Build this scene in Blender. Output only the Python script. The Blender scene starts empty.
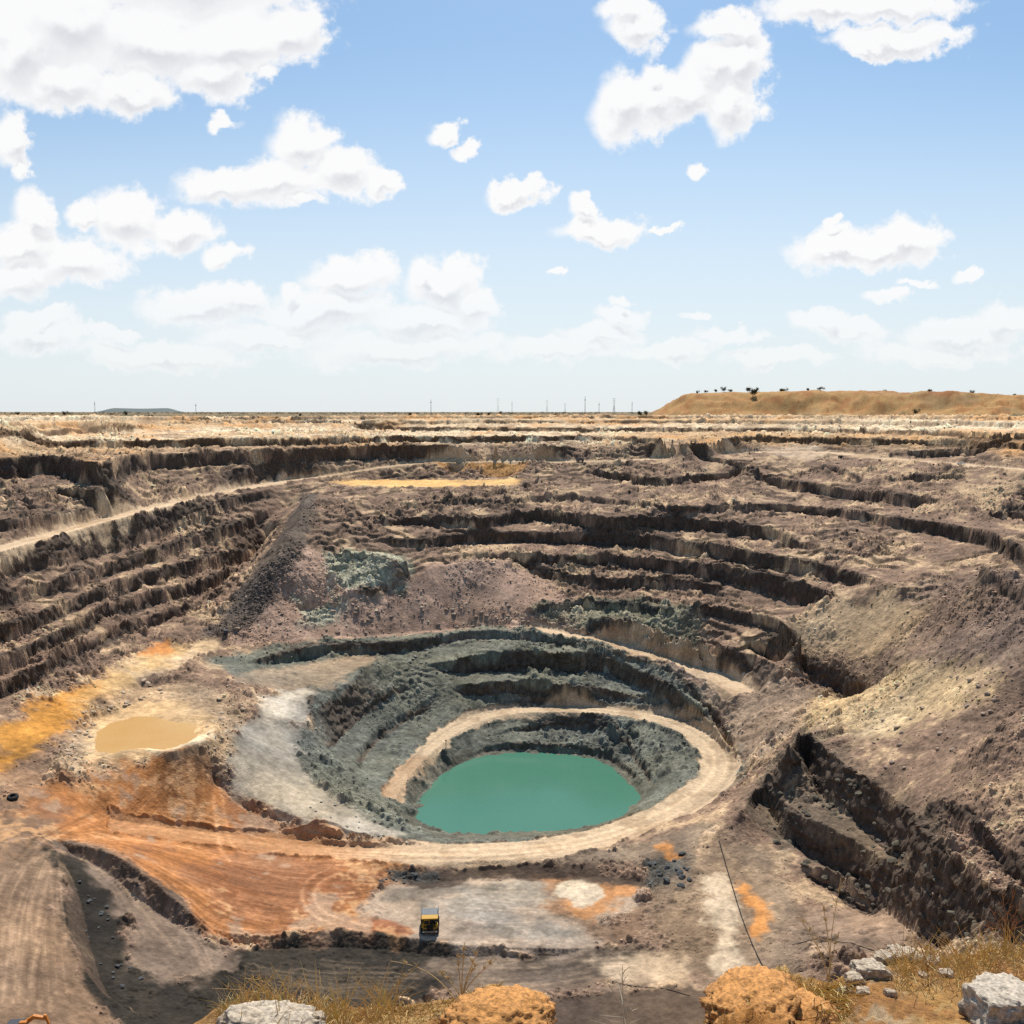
import bpy, bmesh, math, random
import numpy as np
from mathutils import Vector, Matrix
PI = math.pi
R = math.radians
random.seed(7)
rng = np.random.default_rng(11)
sc = bpy.context.scene
COL = sc.collection
# ------------------------------------------------------------------ camera
F = 983.0                      # focal length in pixels of a 1024 px wide picture
PITCH = R(5.81)
CP, SP = math.cos(PITCH), math.sin(PITCH)
cam = bpy.data.objects.new("camera", bpy.data.cameras.new("camera"))
COL.objects.link(cam)
cam.location = (0, 0, 0)
cam.rotation_euler = (R(90) - PITCH, 0, 0)
cam.data.sensor_width = 36.0
cam.data.lens = 36.0 * F / 1024.0
cam.data.clip_start = 0.2
cam.data.clip_end = 90000
sc.camera = cam

def ray(px, py):
    cx, cy = (px - 512.0) / F, (py - 512.0) / F
    return np.array([cx, CP - cy * SP, -SP - cy * CP])

def at(px, py, z):
    d = ray(px, py)
    return d * (z / d[2])

# ------------------------------------------------------------------ noise
_T2 = rng.random((256, 256)).astype(np.float32)
_T3 = rng.random((64, 64, 64)).astype(np.float32)

def vn2(x, y):
    xi = np.floor(x).astype(np.int64); yi = np.floor(y).astype(np.int64)
    fx = (x - xi).astype(np.float32); fy = (y - yi).astype(np.float32)
    fx = fx * fx * (3 - 2 * fx); fy = fy * fy * (3 - 2 * fy)
    x0 = xi & 255; x1 = (xi + 1) & 255; y0 = yi & 255; y1 = (yi + 1) & 255
    a = _T2[x0, y0]; b = _T2[x1, y0]; c = _T2[x0, y1]; d = _T2[x1, y1]
    a = a + (b - a) * fx
    c = c + (d - c) * fx
    return (a + (c - a) * fy) * 2 - 1

def vn3(x, y, z):
    xi = np.floor(x).astype(np.int64); yi = np.floor(y).astype(np.int64); zi = np.floor(z).astype(np.int64)
    fx = (x - xi).astype(np.float32); fy = (y - yi).astype(np.float32); fz = (z - zi).astype(np.float32)
    fx = fx * fx * (3 - 2 * fx); fy = fy * fy * (3 - 2 * fy); fz = fz * fz * (3 - 2 * fz)
    x0 = xi & 63; x1 = (xi + 1) & 63; y0 = yi & 63; y1 = (yi + 1) & 63; z0 = zi & 63; z1 = (zi + 1) & 63
    def pl(zz):
        a = _T3[x0, y0, zz]; b = _T3[x1, y0, zz]; c = _T3[x0, y1, zz]; d = _T3[x1, y1, zz]
        a = a + (b - a) * fx; c = c + (d - c) * fx
        return a + (c - a) * fy
    a = pl(z0); b = pl(z1)
    return (a + (b - a) * fz) * 2 - 1

def rot(x, y, a):
    c, s = math.cos(a), math.sin(a)
    return x * c - y * s, x * s + y * c

def fbm2(x, y, lam, octv, gain=0.55, seed=0, ridge=False):
    out = np.zeros(x.shape, np.float32); amp = 1.0
    for k in range(octv):
        u, v = rot(x, y, 0.7 + k * 1.1 + seed)
        n = vn2(u / lam + 17.3 * seed + 5.1 * k, v / lam - 9.7 * seed + 3.3 * k)
        if ridge:
            n = 1 - 2 * np.abs(n)
        out += amp * n
        amp *= gain; lam *= 0.5
    return out

def sstep(a, b, x):
    t = np.clip((x - a) / (b - a), 0, 1)
    return t * t * (3 - 2 * t)

# ------------------------------------------------------------------ the pit: surveyed crest lines, benches, roads
# Every line is (points in the photograph, elevation in metres below the camera); at() sets it out on the ground.
PITC = np.array([3.0, 415.0])
CHK = []
SPOTS = []
LINES = []      # (N,3) dense world points that the ground passes through
WALLF = []

def dense(P, step):
    P = np.asarray(P, float)
    seg = np.linalg.norm(np.diff(P[:, :2], axis=0), axis=1)
    L = np.concatenate([[0], np.cumsum(seg)])
    n = max(2, int(L[-1] / step) + 1)
    t = np.linspace(0, L[-1], n)
    return np.stack([np.interp(t, L, P[:, k]) for k in range(P.shape[1])], 1), t, L

def smooth_poly(P, it=2):
    P = np.asarray(P, float)
    for _ in range(it):
        Q = [P[0]]
        for a, b in zip(P[:-1], P[1:]):
            Q += [a * .75 + b * .25, a * .25 + b * .75]
        Q.append(P[-1]); P = np.array(Q)
    return P

def bench(z, pts, h, run=0.24, side=1, taper=0.12, ends=(1, 1)):
    pts = [tuple(p) for p in pts]
    n = len(pts)
    z = list(np.interp(np.linspace(0, 1, n), np.linspace(0, 1, len(z)), z)) if isinstance(z, (list, tuple)) else [z] * n
    h = list(np.interp(np.linspace(0, 1, n), np.linspace(0, 1, len(h)), h)) if isinstance(h, (list, tuple)) else [h] * n
    e0, e1 = ends
    if pts[0][0] <= 8 or pts[-1][0] <= 8:
        k = 0 if pts[0][0] <= 8 else -1
        a, b = (pts[0], pts[1]) if k == 0 else (pts[-1], pts[-2])
        q = (a[0] - 170, max(a[1] + (a[1] - b[1]) / max(abs(a[0] - b[0]), 1) * 75, 414.5))
        if k == 0: pts.insert(0, q); z.insert(0, z[0]); h.insert(0, h[0]); e0 = 0
        else: pts.append(q); z.append(z[-1]); h.append(h[-1]); e1 = 0
    if pts[-1][0] >= 1005 or pts[0][0] >= 1005:
        k = -1 if pts[-1][0] >= 1005 else 0
        a, b = (pts[-1], pts[-2]) if k == -1 else (pts[0], pts[1])
        q = (a[0] + 170, min(max(a[1] + (a[1] - b[1]) / max(abs(a[0] - b[0]), 1) * 170, 414.5), 1010))
        if k == -1: pts.append(q); z.append(z[-1]); h.append(h[-1]); e1 = 0
        else: pts.insert(0, q); z.insert(0, z[0]); h.insert(0, h[0]); e0 = 0
    W = np.array([np.append(at(p[0], p[1], zz), hh) for p, zz, hh in zip(pts, z, h)])
    W = smooth_poly(W, 2)
    D, t, L = dense(W, 0.8)
    tt = t / t[-1]
    tp = np.ones(len(tt))
    if e0: tp *= sstep(0, taper, tt)
    if e1: tp *= sstep(0, taper, 1 - tt)
    hh = D[:, 3] * tp
    T = np.gradient(D[:, :2], axis=0)
    T /= np.linalg.norm(T, axis=1)[:, None] + 1e-9
    k = 25
    ker = np.ones(k) / k
    if len(T) > 3 * k:
        T = np.stack([np.convolve(np.pad(T[:, c], k // 2, mode="edge"), ker, "valid") for c in (0, 1)], 1)
    Nn = np.stack([-T[:, 1], T[:, 0]], 1)
    s = np.sign(((PITC - D[:, :2]) * Nn).sum(1))
    s = np.sign(np.median(s)) if abs(np.mean(s)) > 0.2 else s
    if side == -1:
        s = np.sign((-D[:, :2] * Nn).sum(1))
    Nn = Nn * (np.ones(len(D)) * s)[:, None]
    rr = np.linalg.norm(D[:, :2], axis=1)
    off = np.maximum(hh * run, 0.003 * rr * tp)
    CHK.append((D[:, :3], "c", pts[0])); LINES.append(D[:, :3])
    toe = np.column_stack([D[:, :2] + Nn * off[:, None], D[:, 2] - hh])
    CHK.append((toe[tp > .15], "t", pts[0])); LINES.append(toe[tp > 0.15])

def line(pts, step=1.0):
    W = np.array([at(*p) for p in pts])
    D, _, _ = dense(smooth_poly(W, 2) if len(W) > 2 else W, step)
    CHK.append((D, "l", pts[0])); LINES.append(D)

def spot(*pts):
    for p in pts:
        SPOTS.append(at(*p))

ROADS = []
def road(pts, hw):
    W = np.array([at(*p) for p in pts])
    n = len(pts)
    hw = np.interp(np.linspace(0, 1, n), np.linspace(0, 1, len(hw)), hw) if isinstance(hw, (list, tuple)) else np.full(n, hw)
    W = smooth_poly(np.column_stack([W, hw]), 3)
    D, t, _ = dense(W, 0.7)
    T = np.gradient(D[:, :2], axis=0); T /= np.linalg.norm(T, axis=1)[:, None] + 1e-9
    Nn = np.stack([-T[:, 1], T[:, 0]], 1)
    for k in (-1, -.5, 0, .5, 1):
        LINES.append(np.column_stack([D[:, :2] + Nn * (k * D[:, 3:4]), D[:, 2]]))
    ROADS.append((D, t, Nn))

# rim of the plain and the pale upper layers
bench(-4, [(0, 417.2), (128, 416.6), (256, 416.2), (512, 415.8), (768, 416), (1024, 417)], 3.4, run=.6)
bench(-7.6, [(0, 424), (100, 421.5), (256, 420), (400, 420.2), (512, 419.8), (800, 420.2), (1024, 422.5)], 3.6, run=.5)
bench([-12.5, -12.8, -13.6, -14.2, -14.2, -14.2, -14.2, -14.2, -14, -13.7], [(0, 432.5), (60, 430), (128, 428.5), (256, 426.5), (400, 427.5), (512, 427.4), (640, 428), (768, 427.5), (900, 430), (1024, 433)], 4)
bench([-20], [(0, 444), (92, 441), (180, 440), (256, 439), (330, 437), (400, 436), (512, 436), (587, 435.5), (652, 438), (700, 438), (768, 436.5), (868, 438.5), (950, 440), (1024, 443)], [5, 6, 6, 4, 5, 4.5])
bench([-27] * 12 + [-29, -29.6, -30.2], [(0, 458), (35, 456), (68, 457), (82, 462), (105, 461), (130, 455), (200, 451.5), (256, 449.5), (330, 446.5), (400, 445.3), (512, 446), (560, 446.5), (590, 448.5), (605, 450), (622, 451)], [14, 13, 12.5, 11.5, 11, 10.5, 10.5, 10, 6, 4])
bench([-28.5, -27.8, -26, -24.3], [(880, 452), (930, 451), (975, 450), (1024, 449)], [4, 6, 7])
bench([-43, -42.2, -41.8, -41.5], [(28, 498), (55, 490), (78, 491), (110, 488)], 5)
bench([-50.5, -50.5, -51.5, -52], [(0, 522), (30, 517), (60, 514), (95, 509)], 5)
bench([-39, -38.8, -39], [(150, 474), (200, 470), (250, 467)], 3)
bench([-43.3], [(440, 467), (470, 466), (512, 466)], 5)
# orange platform
line([(348, 481, -52), (400, 479, -52), (512, 479, -52)]); line([(348, 486, -52), (400, 487, -52), (512, 487, -52)])
# benches below the platform, centre and right
bench([-44, -44.5, -46.5, -47, -47, -48, -48.5, -49, -50], [(568, 471), (612, 471), (652, 479), (702, 475), (768, 477), (820, 485), (878, 491), (923, 497), (963, 504)], [7, 8, 6, 8, 8, 7, 8, 8, 8])
bench([-35, -34.5, -40], [(690, 457.5), (715, 457), (757, 468)], 4)
bench([-38, -38, -43], [(818, 467), (838, 467), (868, 479)], 4)
bench([-42, -38.5, -40], [(900, 478), (935, 474), (965, 478)], 4)
bench([-43, -40.5, -39], [(970, 486), (1000, 482), (1024, 480)], 6)
bench([-62.5, -59, -59.5, -57.5, -57.5, -57.5, -57.5, -58, -58, -58, -58, -58, -58, -58, -58], [(340, 512), (381, 503), (430, 503), (480, 498), (512, 498), (545, 496), (600, 496), (672, 507), (730, 504), (783, 504), (850, 509), (908, 519), (938, 522), (993, 531), (1012, 541)], [3, 4, 4, 4, 4.5, 4.5, 3.5, 5, 5.5, 6, 7, 8, 8])
bench([-70, -66, -66, -66, -65, -65, -65.5, -65.5, -65.5, -66, -69, -72.5], [(345, 528), (398, 517), (451, 516), (481, 518), (512, 511), (552, 511), (600, 519), (662, 517), (720, 521), (768, 526), (790, 538), (838, 553)], [4, 5, 6, 7, 8, 8, 7, 8, 8, 7, 4])
bench([-78, -75.5, -76, -75.5, -75.5, -75.5, -75.5, -76, -76.5, -77, -78, -79], [(350, 545), (378, 537), (418, 539), (456, 534), (512, 531), (595, 534), (662, 536), (720, 546), (768, 554), (818, 563), (863, 575), (905, 588)], [3, 5, 6, 7, 8, 8, 8, 8, 8, 7, 7])
bench([-84, -84, -84.5, -85, -85, -85, -85, -85.5, -85.5, -86, -88], [(395, 558), (446, 556), (481, 555), (537, 554), (600, 554), (652, 559), (672, 559), (732, 567), (768, 573), (813, 586), (850, 600)], [1, 2, 3, 5, 6.5, 7, 7, 9, 12, 12, 9])
bench([-94.5, -95, -95, -93, -95], [(525, 571), (570, 573), (612, 579), (667, 577), (735, 587)], [4, 6, 6, 6, 5])
line([(510, 560, -87.5), (470, 562, -87), (430, 566, -88), (408, 580, -94)])
# green outcrops above the outer ramp
bench([-108, -106, -105, -104.5, -105], [(527, 608), (570, 601), (607, 601), (640, 604), (680, 612)], [4, 5, 5, 5])
bench([-110, -110, -112.5, -115, -116], [(590, 616), (637, 622), (690, 638), (730, 648), (770, 662)], [5, 5, 4.5, 4, 3])
bench([-100], [(690, 603), (730, 607), (770, 618), (800, 630)], 6)
bench([-111, -112, -112.5, -114.5, -115], [(740, 640), (768, 646), (800, 654), (850, 676), (885, 690)], [5, 8, 10, 12])
bench([-81, -80, -84], [(330, 553), (370, 554), (410, 562)], 3)
bench([-96, -96, -93], [(345, 590), (380, 587), (408, 578)], 4)
bench([-104, -103, -102.5], [(295, 606), (315, 602), (340, 603)], 4)
# terrace at the foot of the scree
line([(190, 652, -114), (250, 643, -116), (330, 638, -117), (420, 632, -118), (470, 627, -118), (530, 629, -118)])
# left wall: benches set back from the haul road by 14 m steps
def below_road(k, pts, h):
    zs = []
    for px, py in pts:
        d = ray(px, py)
        dep = np.interp(px, [0, 65, 110, 200, 256, 300], [434, 484, 535, 628, 692, 726]) - k * min(1.0, .84 + .16 * max(px, 0) / 120)
        zs.append(d[2] / d[1] * dep)
    bench(zs, pts, h)
below_road(17, [(0, 567), (25, 560), (60, 551), (110, 542), (160, 527), (215, 503), (256, 492), (290, 489)], [6, 6, 6, 7, 7, 5])
below_road(34, [(0, 599), (75, 573), (120, 560), (170, 543), (256, 515), (292, 507)], [6, 6, 7, 8, 6])
below_road(52, [(0, 628), (62, 602), (100, 588), (187, 560), (256, 548), (274, 541)], [6, 7, 8, 9])
below_road(70, [(0, 660), (75, 620), (100, 605), (175, 587), (245, 565)], [7, 7, 8, 8])
below_road(88, [(0, 686), (60, 650), (115, 625), (160, 613), (208, 602)], [6, 6, 6, 6, 5])
line([(-60, 745, -109), (0, 716, -110), (60, 684, -108.6), (110, 661, -109), (165, 645, -112)])
spot((20, 742, -115), (75, 700, -112))
line([(312, 492, -53), (295, 530, -68.5), (268, 575, -88), (235, 612, -104.5), (210, 635, -112)])
line([(330, 500, -57), (312, 540, -74), (300, 575, -89), (285, 605, -104)])
spot((430, 600, -102), (500, 600, -103), (470, 580, -94), (380, 618, -110.6))

# inner grey pit
bench([-118, -118.5, -119, -118.5, -118, -118, -118, -119, -122, -124, -130, -136, -141, -147], [(215, 664), (256, 660), (298, 647), (343, 644), (406, 641), (461, 631), (512, 633), (552, 637), (612, 650), (652, 660), (685, 682), (712, 706), (731, 733), (740, 765)], [3, 5, 6, 6, 6, 4, 4, 3.5, 2.5, 2.5, 3, 4, 4, 2])
bench([-129, -126.5, -124, -123.5, -124, -125.5, -129, -134, -139, -144], [(416, 668), (446, 662), (481, 654), (512, 652), (567, 654), (612, 657), (650, 675), (687, 697), (712, 720), (727, 745)], [3, 6, 9, 10, 10, 9, 8, 6, 4, 2])
bench([-137.5, -136, -134.5, -135, -136.5, -141.5], [(440, 690), (463, 686), (512, 680), (574, 686), (612, 687), (662, 706)], [4, 5, 5, 5, 4, 2])
line([(375, 660, -123), (340, 690, -127), (305, 720, -131), (291, 745, -134), (300, 770, -137.5), (330, 793, -141.5), (360, 812, -144.5), (395, 836, -147.5), (430, 845, -149.5)])
bench([-132.5, -136, -138, -141], [(412, 680), (400, 690), (351, 712), (321, 750)], 3.5, run=.6)
bench([-138, -143, -146, -147.5], [(440, 692), (403, 712), (366, 740), (352, 768)], 3.5, run=.6)
line([(350, 790, -146), (370, 800, -149.5), (385, 815, -151)])
# apron beside the inner pit
spot((240, 690, -122), (262, 700, -123), (270, 720, -125), (270, 740, -127.5), (250, 770, -130), (250, 790, -134), (290, 790, -137.5), (300, 805, -140.5), (340, 820, -144), (300, 690, -124.5), (330, 672, -122.5))
bench([-133, -138, -142, -144.5, -147.5], [(215, 784), (250, 800), (300, 819), (350, 832), (400, 838)], [1, 2.5, 3, 2.5, 1], run=1.0, side=-1)
# lake shore and the benches above it
SHORE_PX = [(411, 818), (413, 803), (437, 778), (456, 765), (480, 756), (512, 751.5), (550, 751), (590, 756), (618, 769), (636, 788), (640, 800), (627, 815), (592, 826), (540, 832), (480, 835), (440, 833), (420, 826)]
ZL = -158.0
line([p + (ZL + .05,) for p in SHORE_PX + SHORE_PX[:1]], .7)
cx0 = np.mean([at(p[0], p[1], ZL) for p in SHORE_PX], axis=0)
for f_ in (.75, .5, .2):
    LINES.append(np.array([cx0 + (at(p[0], p[1], ZL) - cx0) * f_ + np.array([0, 0, -5]) for p in SHORE_PX]))
bench([-150.5, -149.5, -149.5, -150.5, -152, -152.5], [(500, 729), (550, 722), (607, 726), (630, 742), (648, 770), (655, 787)], [2.5, 3, 3, 3, 2.5])
bench([-157, -155.5, -154.5, -155, -155, -155, -155.5], [(456, 762), (481, 748), (512, 742), (587, 746.5), (614, 755), (634, 772), (645, 787)], [.8, 2, 3, 2.8, 2.8, 2.6, 2])
spot((425, 790, -155), (405, 812, -154), (412, 825, -155))
# roads
road([(-120, 610, -63), (-60, 570, -61.5), (0, 548, -60), (65, 531, -59), (130, 513, -56.7), (200, 497, -54.3), (270, 483, -51.3), (343, 474, -47.8), (381, 467, -43), (431, 462, -40), (512, 461, -39), (560, 462, -38.6), (640, 460, -36.4), (700, 456, -34.5), (760, 452, -31), (830, 452, -30.5), (890, 459, -33), (960, 465, -34), (1024, 470, -35), (1110, 478, -36)], [4, 4, 4, 4, 5, 6])
road([(530, 628, -117.5), (600, 641, -120.5), (650, 652, -123), (690, 664, -125.5), (720, 678, -127.5), (745, 694, -129)], [4, 5, 6, 6])
road([(110, 826, -133.5), (200, 838, -142), (300, 848, -148), (400, 853, -150), (480, 854, -150), (560, 847, -150), (620, 832, -150), (670, 812, -149.5), (705, 790, -149), (722, 768, -148.5), (715, 745, -146.5), (690, 727, -145), (650, 716, -144), (600, 710, -144.5), (540, 708, -145), (490, 713, -147), (455, 727, -149), (425, 750, -150), (400, 778, -151), (388, 798, -152)], [5, 5, 5.5, 6, 6, 6, 6.3, 6.5, 6.8, 6.8, 6, 5.2, 5, 5, 5, 4.5, 4, 3.5, 3, 2.5])
# left floor and the yellow pond
line([(-15, 745, -113.5), (-15, 790, -119), (-15, 850, -122.5), (-15, 920, -126), (-15, 1000, -129.5)])
line([(-80, 770, -108), (-80, 850, -119), (-80, 920, -124), (-80, 1000, -129)])
line([(0, 772, -118), (50, 772, -119)])
line([(-15, 850, -121.8), (0, 846, -121.8), (42, 836, -123)])
spot((150, 665, -114), (40, 720, -112.5), (55, 775, -119.5), (10, 790, -119), (30, 830, -121.5), (0, 860, -122.5), (-60, 850, -119), (210, 665, -116), (200, 690, -119), (90, 712, -116.5))
POND_PX = [(92, 742), (96, 730), (112, 720), (135, 714), (155, 715), (175, 720), (205, 722), (206, 730), (196, 740), (178, 747), (165, 750), (140, 747), (118, 752), (102, 757), (94, 752)]
ZP = -120.0
line([p + (ZP + .2,) for p in POND_PX + POND_PX[:1]])
for f_, zq in ((1.2, .7), (.8, -.5), (.5, -.8), (.2, -.8)):
    c_ = np.mean([at(p[0], p[1], ZP) for p in POND_PX], axis=0)
    LINES.append(dense(np.array([c_ + (at(p[0], p[1], ZP) - c_) * f_ + np.array([0, 0, zq]) for p in POND_PX + POND_PX[:1]]), .8)[0])
bench([-117, -116.5, -113.5, -113.5, -115, -117], [(60, 768), (62, 735), (78, 708), (110, 690), (160, 676), (205, 681)], 1.5, run=1.2)
spot((150, 795, -130), (100, 800, -125), (60, 830, -126), (200, 795, -131.5), (230, 765, -126))
# orange plateau, trench, dark floor
spot((200, 860, -143), (250, 870, -145.5), (300, 880, -148.3), (250, 910, -147), (350, 890, -149.5), (330, 920, -149.5), (150, 850, -137.5))
bench([-126, -130.5, -135, -142.5], [(52, 838), (110, 851), (155, 882), (205, 925)], [2, 4, 5, 3], run=.8, side=-1)
bench([-145, -149, -151, -151.5, -152, -152], [(200, 928), (260, 938), (330, 932), (400, 936), (440, 944), (520, 948), (600, 948)], [2, 3, 3.5, 3, 2, 1.5], run=.9, side=-1)
bench([-125, -128, -131.5, -135, -139, -144], [(54, 850), (60, 880), (66, 920), (78, 965), (105, 995), (150, 1022)], [3, 7, 7.5, 7, 5, 3], run=.75)
spot((30, 900, -125.5), (10, 950, -127.5), (30, 990, -130), (60, 1020, -134), (0, 1010, -129.5), (-60, 950, -126), (-100, 1010, -128))
spot((130, 890, -140), (160, 920, -143), (140, 950, -143.5), (200, 960, -147.5), (220, 990, -150), (180, 1010, -149))
spot((300, 970, -154.5), (400, 970, -155), (350, 1010, -155.5), (500, 970, -154.5), (560, 1000, -155), (450, 1015, -156), (600, 970, -153.5))
bench([-150.5, -151, -151, -151, -150.5], [(385, 872), (430, 868), (500, 864), (560, 864), (620, 872)], [1.5, 2.5, 2.5, 2.5, 1], run=2.2, side=-1)
spot((420, 900, -152), (500, 910, -152.5), (560, 920, -152.7), (580, 893, -152.5), (620, 900, -151.5), (640, 930, -151), (430, 930, -152))
spot((665, 872, -148.8), (690, 890, -148.5), (700, 920, -149), (720, 880, -147.5), (745, 905, -147), (760, 940, -148), (720, 960, -151), (680, 960, -152), (800, 935, -147), (850, 925, -148), (880, 935, -147.5), (760, 990, -151), (640, 990, -154.5), (700, 1010, -155))
# right wall
spot((770, 690, -123), (805, 690, -118.5), (760, 730, -133), (755, 765, -142), (742, 800, -147), (735, 825, -148))
bench([-118, -118, -118, -118, -117, -115.5, -114, -112.5, -110.5, -109, -107.5], [(790, 748), (800, 733), (813, 736), (838, 761), (875, 786), (905, 806), (924, 829), (943, 856), (966, 864), (988, 882), (1010, 898)], [5, 11, 14, 14.5, 13.5, 11, 10, 9])
bench([-135, -134, -134, -134, -132.5, -130.5, -128.5, -125.5, -122, -118.5], [(742, 812), (762, 782), (780, 795), (803, 822), (839, 836), (862, 845), (887, 858), (922, 888), (953, 910), (985, 938)], [2, 6, 9, 11, 12, 13, 12, 11, 10])
bench([-143, -142, -141], [(800, 866), (830, 872), (862, 892), (885, 912)], [3, 5, 5, 3], run=.5)
bench([-108, -105.5, -104.5, -103.5, -102.5], [(935, 806), (950, 803), (975, 818), (1000, 838), (1030, 862)], [4, 6, 6, 6])
bench([-92, -88, -86.5], [(990, 740), (1003, 718), (1030, 708)], [6, 10, 11])
bench([-100, -98.5, -97.5], [(960, 760), (985, 768), (1010, 790)], 1.0)
spot((870, 690, -115.5), (900, 720, -112), (960, 700, -95.5), (1024, 650, -74), (1100, 660, -66), (960, 640, -86), (930, 660, -98), (900, 610, -92.5), (985, 556, -67), (1024, 575, -62), (940, 770, -106), (1000, 770, -97), (900, 760, -112), (860, 730, -116.5), (960, 590, -77), (1060, 760, -90))
bench([-63, -65], [(985, 568), (1000, 575), (1024, 590)], 6)
bench([-54, -56], [(985, 515), (1005, 512), (1024, 514)], 6)
# foot of the wall below the camera
for az in np.arange(-58, 58.1, .25):
    zz = np.interp(az, [-58, -32, -26, -15, 5, 15, 22, 26, 32, 58], [-122, -132, -141, -151, -154, -148, -142, -131, -116, -100])
    LINES.append(np.array([[175 * math.sin(R(az)), 175 * math.cos(R(az)), zz]]))
    if abs(az) > 36:
        for q, zq in ((1000, -4), (1250, -4)):
            LINES.append(np.array([[q * math.sin(R(az)), q * math.cos(R(az)), zq]]))

# ------------------------------------------------------------------ ground surface: harmonic fill between the surveyed lines
S0, S1 = math.log(110.0), math.log(1720.0)
NT, NS = 1088, 1472
TH = np.linspace(R(-58), R(58), NT)
SS = np.linspace(S0, S1, NS)

def solve(P, Q):
    nl = len(P); P = np.concatenate([P, Q])
    th = np.arctan2(P[:, 0], P[:, 1]); s = np.log(np.hypot(P[:, 0], P[:, 1]))
    H = None
    for lev in (64, 32, 16, 8, 4, 2, 1):
        nt, ns = NT // lev, NS // lev
        i = np.clip(((th - TH[0]) / (TH[-1] - TH[0]) * nt).astype(int), 0, nt - 1)
        j = np.clip(((s - S0) / (S1 - S0) * ns).astype(int), 0, ns - 1)
        use = np.arange(len(P)) < (nl if lev < 8 else len(P))
        ok = use & (s > S0) & (s < S1) & (np.abs(th) < R(58))
        k = i[ok] * ns + j[ok]
        cnt = np.bincount(k, minlength=nt * ns).reshape(nt, ns)
        sm = np.bincount(k, weights=P[ok, 2], minlength=nt * ns).reshape(nt, ns)
        m = cnt > 0
        val = np.where(m, sm / np.maximum(cnt, 1), 0).astype(np.float32)
        if H is None:
            H = np.full((nt, ns), -90, np.float32)
        else:
            a = np.clip((np.arange(nt) + .5) / 2 - .5, 0, H.shape[0] - 1.001)
            b = np.clip((np.arange(ns) + .5) / 2 - .5, 0, H.shape[1] - 1.001)
            a0 = a.astype(int); b0 = b.astype(int); fa = (a - a0)[:, None]; fb = (b - b0)[None]
            H = ((H[a0][:, b0] * (1 - fb) + H[a0][:, b0 + 1] * fb) * (1 - fa) + (H[a0 + 1][:, b0] * (1 - fb) + H[a0 + 1][:, b0 + 1] * fb) * fa).astype(np.float32)
        H[m] = val[m]
        asp = ((TH[-1] - TH[0]) / nt) / ((S1 - S0) / ns)
        wt, ws = 1.0, asp * asp
        for it in range(400 if lev > 8 else (200 if lev == 8 else 45)):
            G = np.pad(H, 1, mode="edge")
            H = (wt * (G[:-2, 1:-1] + G[2:, 1:-1]) + ws * (G[1:-1, :-2] + G[1:-1, 2:])) / (2 * (wt + ws))
            H[m] = val[m]
    return H

H0 = solve(np.concatenate(LINES), np.array(SPOTS))

def bil(A, ti, sj):
    ti = np.clip(ti, 0, NT - 1.001); sj = np.clip(sj, 0, NS - 1.001)
    i = ti.astype(np.int64); j = sj.astype(np.int64)
    f = (ti - i).astype(np.float32); g = (sj - j).astype(np.float32)
    return (A[i, j] * (1 - g) + A[i, j + 1] * g) * (1 - f) + (A[i + 1, j] * (1 - g) + A[i + 1, j + 1] * g) * f

def tij(x, y):
    th = np.arctan2(x, y); s = np.log(np.maximum(np.hypot(x, y), 1.0))
    return (th - TH[0]) / (TH[-1] - TH[0]) * NT - .5, (s - S0) / (S1 - S0) * NS - .5

def hit(px, py):
    """where the sight line through a point of the survey photograph meets the ground"""
    d = ray(px, py)
    hz = math.hypot(d[0], d[1])
    r = np.exp(np.linspace(math.log(180), S1 - .01, 4000))
    x, y = d[0] / hz * r, d[1] / hz * r
    z = bil(H0, *tij(x, y))
    k = np.nonzero(z >= d[2] / hz * r)[0]
    k = k[0] if len(k) else len(r) - 1
    return np.array([x[k], y[k], z[k]])
# ------------------------------------------------------------------ road raster, spoil heap
RM = np.zeros((NT, NS), np.float32)
for D, t, Nn in ROADS:
    for k in np.arange(-1.7, 1.71, .06):
        P = D[:, :2] + Nn * (k * D[:, 3:4])
        a, b = tij(P[:, 0], P[:, 1])
        i = np.clip((a + .5).astype(int), 0, NT - 1); j = np.clip((b + .5).astype(int), 0, NS - 1)
        np.maximum.at(RM, (i, j), np.float32(1 - sstep(.8, 1.7, abs(k))))
RM = np.maximum(RM, (np.roll(RM, 1, 0) + np.roll(RM, -1, 0)) / 2)
RM = np.maximum(RM, (np.roll(RM, 1, 1) + np.roll(RM, -1, 1)) / 2)

def heap_height(x, y):
    r = np.hypot(x, y); az = np.degrees(np.arctan2(x, y))
    n = fbm2(x, y, 60., 4, .55, 3) * 14
    rr = r + n
    front = sstep(1235, 1330, rr) * (1 - sstep(1900, 2050, rr))
    side = sstep(7.7, 10.6, az + n * .03) * (1 - sstep(36, 41, az))
    top = np.interp(az, [7, 10, 13, 19, 24, 28, 40], [24, 27, 30, 30, 27, 22, 14])
    gul = fbm2(x * .35, y * 1., 22., 3, .6, 5, ridge=True)
    return np.clip(front, 0, 1) * side * (top + 1.0 * n * .12) + side * front * (.8 * fbm2(x, y, 18., 3, .65, 8) + 1.2 * fbm2(x, y, 40., 2, .5, 9, ridge=True)) - (front * (1 - front) * 4) * side * np.abs(gul) * 2.2

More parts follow.
